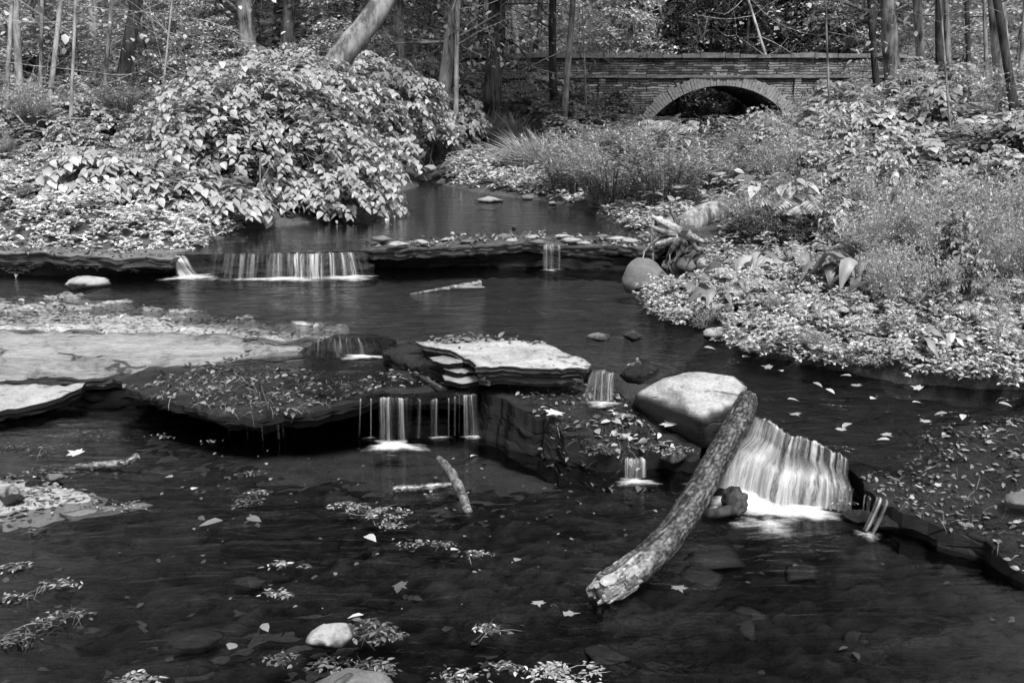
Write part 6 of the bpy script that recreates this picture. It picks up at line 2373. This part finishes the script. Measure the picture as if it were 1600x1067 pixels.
drift([ri], [(1360, 740), (1450, 700), (1620, 670), (1640, 880), (1540, 836), (1400, 780)], .16, 320, .08, 7, 'litter', BLADE, .4, .3, .03, 1)
drift([ri], [(1400, 740), (1500, 690), (1620, 680), (1620, 860), (1540, 830), (1440, 790)], .16, 60, .05, 8, 'litterpale', MAPLE, .9)
drift([br], [(-20, 456), (250, 478), (470, 505), (545, 512), (480, 520), (250, 505), (0, 500)], .42, 900, .035, 9, 'litter', lift=.008)
drift([br], [(-20, 456), (250, 478), (470, 505), (545, 512), (480, 520), (250, 512), (0, 510)], .42, 260, .05, 10, 'litterpale', lift=.01)
drift([face], [(190, 582), (330, 572), (420, 560), (410, 566), (330, 578), (200, 590)], .2, 90, .05, 11, 'litter')
drift([ws], [(655, 531), (760, 526), (862, 538), (840, 541), (760, 534), (690, 540)], .49, 240, .05, 12, 'litter', lift=.03, tilt=.6)
drift([ws], [(655, 531), (900, 556), (920, 570), (740, 570)], .49, 26, .03, 13, 'litter', lift=.006)
drift([dm], [(570, 380), (700, 371), (900, 367), (1045, 370), (1045, 382), (850, 382), (640, 390)], .66, 700, .05, 14, 'litter', lift=.05, tilt=.7)
drift([dm], [(570, 380), (700, 371), (900, 367), (1045, 370), (1045, 382), (850, 382), (640, 390)], .66, 120, .06, 15, 'litterpale', lift=.05, tilt=.7)
drift([ll], [(-20, 380), (270, 390), (270, 404), (0, 393)], .67, 460, .045, 16, 'litter')
drift([BAR], [(-40, 738), (60, 744), (150, 772), (160, 790), (60, 816), (-40, 835)], .01, 420, .035, 18, 'litter')
drift([BAR], [(-40, 738), (60, 744), (150, 772), (160, 790), (60, 816), (-40, 835)], .01, 60, .035, 19, 'litterpale')
drift([rk], [(945, 570), (1050, 570), (1055, 605), (945, 605)], .4, 120, .06, 17, 'litter', lift=.03, tilt=.7)


def clump(u, v, z, w, h, n, label, seed, mat='litter', blades=0, size=.045, up=.06, base=None, leaf=OVAL):
    rng = np.random.RandomState(seed)
    c = P(u, v, z)
    n = int(n * 2.4)
    blades = blades // 2
    s = np.linalg.norm(c - [0, 0, CAM_Z]) / 1556
    sx, sy, sz = w * s / 2, w * s / 2 * .55, h * s
    m = MB()
    d = np.clip(rng.normal(size=(n * 3, 3)) * .5, -1.15, 1.15)
    kp = fbm(np.column_stack([d[:, :2] * 1.6, np.full(len(d), seed * 1.3)]), 3) > -.05
    d = d[kp][:n]
    n = len(d)
    zz = np.abs(d[:, 2]) * sz * np.exp(-(d[:, 0] ** 2 + d[:, 1] ** 2))
    pos = c + np.column_stack([d[:, 0] * sx, d[:, 1] * sy, zz])
    V, F, r = leaves(leaf, pos, rdir(rng, n) * [1, 1, up], rdir(rng, n) * .4 + [0, 0, 1], size * .52 * rng.uniform(.4, 1.3, n), rng, rng.uniform(.4, 1.1, n))
    V[:, 2] = np.maximum(z + (V[:, 2] - z) * .55, z - .004)
    m.add(V, F, r ** 2.2)
    if blades:
        an = rng.uniform(0, 2 * PI, blades)
        pos = c + np.column_stack([rng.normal(size=blades) * sx * .4, rng.normal(size=blades) * sy * .4, np.full(blades, sz * .2)])
        V, F, r = leaves(BLADE, pos, np.column_stack([np.cos(an), np.sin(an), rng.uniform(.0, .35, blades)]), np.column_stack([rng.normal(size=(blades, 2)) * .3, np.ones(blades)]), rng.uniform(.05, .12, blades) * (w * s / .3 + .4), rng, np.full(blades, .35))
        V[:, 2] = np.maximum(V[:, 2], z - .005)
        m.add(V, F, r * .7)
    o = m.build('leaf_clump', M[mat], None, True, c)
    return tag(o, label, 'leaf clump', 'clumps of leaves caught in the lower pool')


CL = [(545, 792, 60, 8, 70, 'pale left end of the long leaf mat in the lower pool', 'litterpale', 26, .04), (595, 803, 80, 8, 110, 'pale right end of the long leaf mat in the lower pool', 'litterpale', 30, .04),
      (612, 822, 44, 8, 36, 'small leaf clump hanging below the long leaf mat', 'litterpale', 6, .04), (650, 848, 44, 8, 34, 'small flat leaf clump left of its pair below the mat', 'litterpale', 6, .035),
      (692, 852, 44, 9, 40, 'small flat leaf clump right of its pair below the mat', 'litter', 8, .035), (745, 866, 48, 9, 36, 'small clump of leaf and grass right of the flat pair', 'litterpale', 10, .035),
      (436, 882, 34, 12, 14, 'pale pair of curled leaves in the left middle of the lower pool', 'litterpale', 0, .06), (474, 886, 22, 6, 8, 'tiny leaf clump right of the pale curled pair', 'litterpale', 0, .04),
      (432, 930, 46, 20, 40, 'leaf clump over a hidden stone in the left of the lower pool', 'litterpale', 6, .045), (576, 992, 72, 44, 150, 'thick wet clump of dead leaves beside the pale foreground stone', 'litter', 20, .06),
      (610, 995, 40, 14, 24, 'leaves trailing right from the thick foreground clump', 'litter', 4, .05), (585, 1045, 60, 30, 70, 'dark leaf clump above the bottom stone', 'litter', 8, .05),
      (520, 1040, 60, 22, 40, 'dark leaves left of the bottom stone', 'litter', 8, .05), (762, 985, 56, 22, 30, 'pale grassy clump right of the centre foreground', 'litterpale', 34, .045),
      (880, 1052, 100, 26, 110, 'leafy pale clump cut by the bottom edge in the centre', 'cover', 6, .05), (790, 1045, 60, 20, 40, 'dark and pale leaf heap left of the leafy bottom clump', 'litterpale', 8, .05),
      (720, 1058, 70, 12, 40, 'flat leaf heap at the bottom edge left of centre', 'litterpale', 10, .045), (440, 1030, 50, 16, 34, 'grey leaf clump left of the foreground stones', 'litter', 6, .045),
      (210, 1062, 56, 16, 40, 'leaf heap at the bottom edge on the left', 'litterpale', 6, .05), (75, 975, 50, 34, 20, 'spiky pale grass clump at lower left', 'litterpale', 44, .04),
      (110, 962, 50, 20, 24, 'matted grass clump right of the spiky one at lower left', 'litter', 40, .04), (25, 1000, 80, 22, 50, 'grass and leaf clump at the lower left edge', 'litter', 44, .045),
      (95, 915, 66, 14, 26, 'leaf and grass clump below the pale bar', 'litterpale', 12, .05), (25, 886, 44, 14, 20, 'small clump at the left edge below the pale bar', 'litterpale', 12, .045),
      (25, 934, 50, 10, 24, 'flat leaf clump at the left edge above the spiky grass', 'litterpale', 8, .045), (400, 772, 50, 14, 26, 'leaf clump with a grass stem in the upper left of the lower pool', 'litterpale', 8, .045),
      (385, 785, 50, 8, 22, 'flat leaf clump beside the one with a grass stem', 'litter', 4, .045), (396, 740, 50, 10, 20, 'small clump with an upright stem near the overhang', 'litter', 8, .04),
      (330, 690, 30, 6, 10, 'few pale leaves under the overhang', 'litterpale', 3, .04), (250, 682, 40, 6, 14, 'pale leaf cluster in the dark pool below the overhang', 'litterpale', 3, .045),
      (75, 740, 90, 14, 60, 'heap of dead leaves on the pale bar beside the driftwood', 'litter', 10, .05), (50, 700, 110, 8, 60, 'scattered leaves at the water edge left of the driftwood', 'litter', 10, .045),
      (130, 680, 90, 8, 50, 'scattered leaves beneath the low pale slab', 'litter', 8, .04), (30, 790, 60, 14, 40, 'dark leaf heap on the pale bar at the left edge', 'litter', 6, .045),
      (195, 790, 70, 6, 40, 'leaf bits along the tapering shale slab', 'litterpale', 8, .035), (55, 830, 60, 6, 20, 'dark leaf clump at the lower rim of the pale bar', 'litter', 4, .045),
      (1320, 720 + 66, 30, 8, 12, 'leaves caught on the black rocks right of the cascade', 'litterpale', 2, .04), (940, 705, 50, 26, 60, 'drooping wet leaves over the front of the sloping dark ledge', 'litter', 20, .05),
      (1055, 705, 60, 20, 26, 'narrow pale leaves on the lower corner of the sloping dark ledge', 'litterpale', 10, .05)]
for k, (u, v, w, h, n, lb, mt, bl, sz) in enumerate(CL):
    zz = {37: .12, 38: .14, 36: .06}.get(k, .004 if v > 690 else .01)
    clump(u, v, zz, w, h, n, lb, 500 + k, mt, bl, sz)


def one_leaf(u, v, z, px, label, seed, tpl=OVAL, mat='litterpale', w=1.3, rnd=None):
    rng = np.random.RandomState(seed)
    c = P(u, v, z + .006)
    s = np.linalg.norm(c - [0, 0, CAM_Z]) / 1556
    an = rng.uniform(0, 2 * PI)
    V, F, r = leaves(tpl, np.array([c]), np.array([[math.cos(an), math.sin(an), .05]]), np.array([[.1 * rng.normal(), .1 * rng.normal(), 1]]), px * s, rng, np.array([w]))
    V[:, 2] = np.maximum(V[:, 2] + .01, z + .003)
    o = mk('fallen_leaf', V, F, M[mat], None, True, {'rnd': np.full(len(V), rng.rand() if rnd is None else rnd)}, c)
    return tag(o, label, 'leaf')


one_leaf(124, 712, 0, 26, 'bright white maple leaf standing out beside the driftwood twig', 1, MAPLE, 'cover', 1.0, 1)
one_leaf(270, 748, 0, 16, 'small pale leaf on the water right of the driftwood twig', 2)
one_leaf(348, 816, 0, 34, 'broad grey leaf lying on the lower pool', 3, OVAL, 'litter', 1.6, .8)
one_leaf(385, 812, 0, 24, 'grey leaf touching the broad one on the lower pool', 4, OVAL, 'litter', 1.6, .6)
one_leaf(300, 768, 0, 18, 'white curled leaf tip left of the clump with a grass stem', 5, OVAL, 'cover', 1.2, .9)
one_leaf(572, 840, 0, 22, 'pale round leaf left of the small flat clumps', 6, HEART, 'litterpale', 1, .8)
one_leaf(704, 862, 0, 14, 'white oval chip floating below the small flat clumps', 7, OVAL, 'cover', 1.8, 1)
one_leaf(620, 915, -.03, 26, 'grey maple leaf under the water below the small clumps', 8, MAPLE, 'litterpale', 1, .6)
one_leaf(880, 963, 0, 28, 'pale maple leaf lying below the broken end of the log', 9, MAPLE, 'litterpale', 1, .5)
one_leaf(840, 942, 0, 22, 'small maple leaf left of the broken end of the log', 10, MAPLE, 'litterpale', 1, .5)
one_leaf(805, 880, 0, 18, 'small grey leaf between the leaf clumps and the log', 11)
one_leaf(735, 716, 0, 18, 'pale leaf floating just above the bark-covered stick', 12, OVAL, 'cover', .8, .8)
one_leaf(1058, 918, 0, 26, 'thin grey leaf under the lower half of the log', 13, MAPLE, 'litter', 1, .8)
one_leaf(568, 964, .01, 24, 'white leaf lying above the thick foreground clump', 14, OVAL, 'cover', .8, .9)
one_leaf(410, 978, 0, 20, 'pale leaf drifting at lower left near a sunken stone', 15)
one_leaf(358, 1018, 0, 24, 'pale leaf in the swift water at lower left', 16)
one_leaf(1050, 668, .19, 30, 'white leaf on the dark ledge left of the boulder tip', 17, MAPLE, 'cover', 1, .8)
one_leaf(872, 645, .25, 34, 'bright white leaf on the upper part of the sloping dark ledge', 18, MAPLE, 'cover', 1, 1)
one_leaf(845, 639, .26, 14, 'small white leaf left of the bright one on the sloping dark ledge', 19, OVAL, 'cover', .9, .9)
one_leaf(1330, 664, .33, 20, 'pale leaf drifting on the quick water above the cascade', 20)
for k, (u, v) in enumerate([(1206, 577), (1222, 583), (1330, 590), (1335, 606), (1290, 610), (1230, 626), (1240, 648), (1360, 626), (1425, 631), (1450, 663), (1480, 648), (1505, 650), (1380, 680), (1270, 600), (1390, 690), (1310, 675), (1100, 545), (1160, 560), (1440, 610), (1560, 632), (1250, 560)]):
    o = one_leaf(u, v, .40 if v < 600 else .38 if v < 640 else .335, 18, 'small pale leaf drifting on the quick water above the cascade, one of many', 40 + k, OVAL if k % 3 else MAPLE, 'litterpale', 1.0, .4 + .6 * ((k * 7) % 10) / 10)
    o['group'] = 'small leaves drifting above the cascade'
rng = np.random.RandomState(6)
q = scatter(rng, wp([(560, 700), (1000, 745), (1050, 800), (900, 900), (500, 1000), (200, 900), (250, 700)], 0), 120)
an = rng.uniform(0, 6.3, len(q))
V, F, r = leaves(OVAL, np.column_stack([q, np.full(len(q), .004)]), np.column_stack([np.cos(an), np.sin(an), 0 * an]), np.tile([0, 0, 1.], (len(q), 1)), rng.uniform(.006, .028, len(q)), rng, np.full(len(q), 1.5))
tag(mk('floating_leaf_bits', V, F, M['litter'], None, True, {'rnd': r}), kind='stuff')
q = scatter(rng, wp([(-50, 700), (500, 690), (1000, 760), (1600, 860), (1600, 1090), (-50, 1090)], -.09), 110)
an = rng.uniform(0, 6.3, len(q))
V, F, r = leaves(OVAL, np.column_stack([q, bed_z(q) + .01]), np.column_stack([np.cos(an), np.sin(an), 0 * an]), np.column_stack([.3 * rng.normal(size=(len(q), 2)), np.ones(len(q))]), rng.uniform(.02, .05, len(q)), rng, np.full(len(q), 1.4))
tag(mk('sunken_leaves', V, F, M['litter'], None, True, {'rnd': r}), kind='stuff')
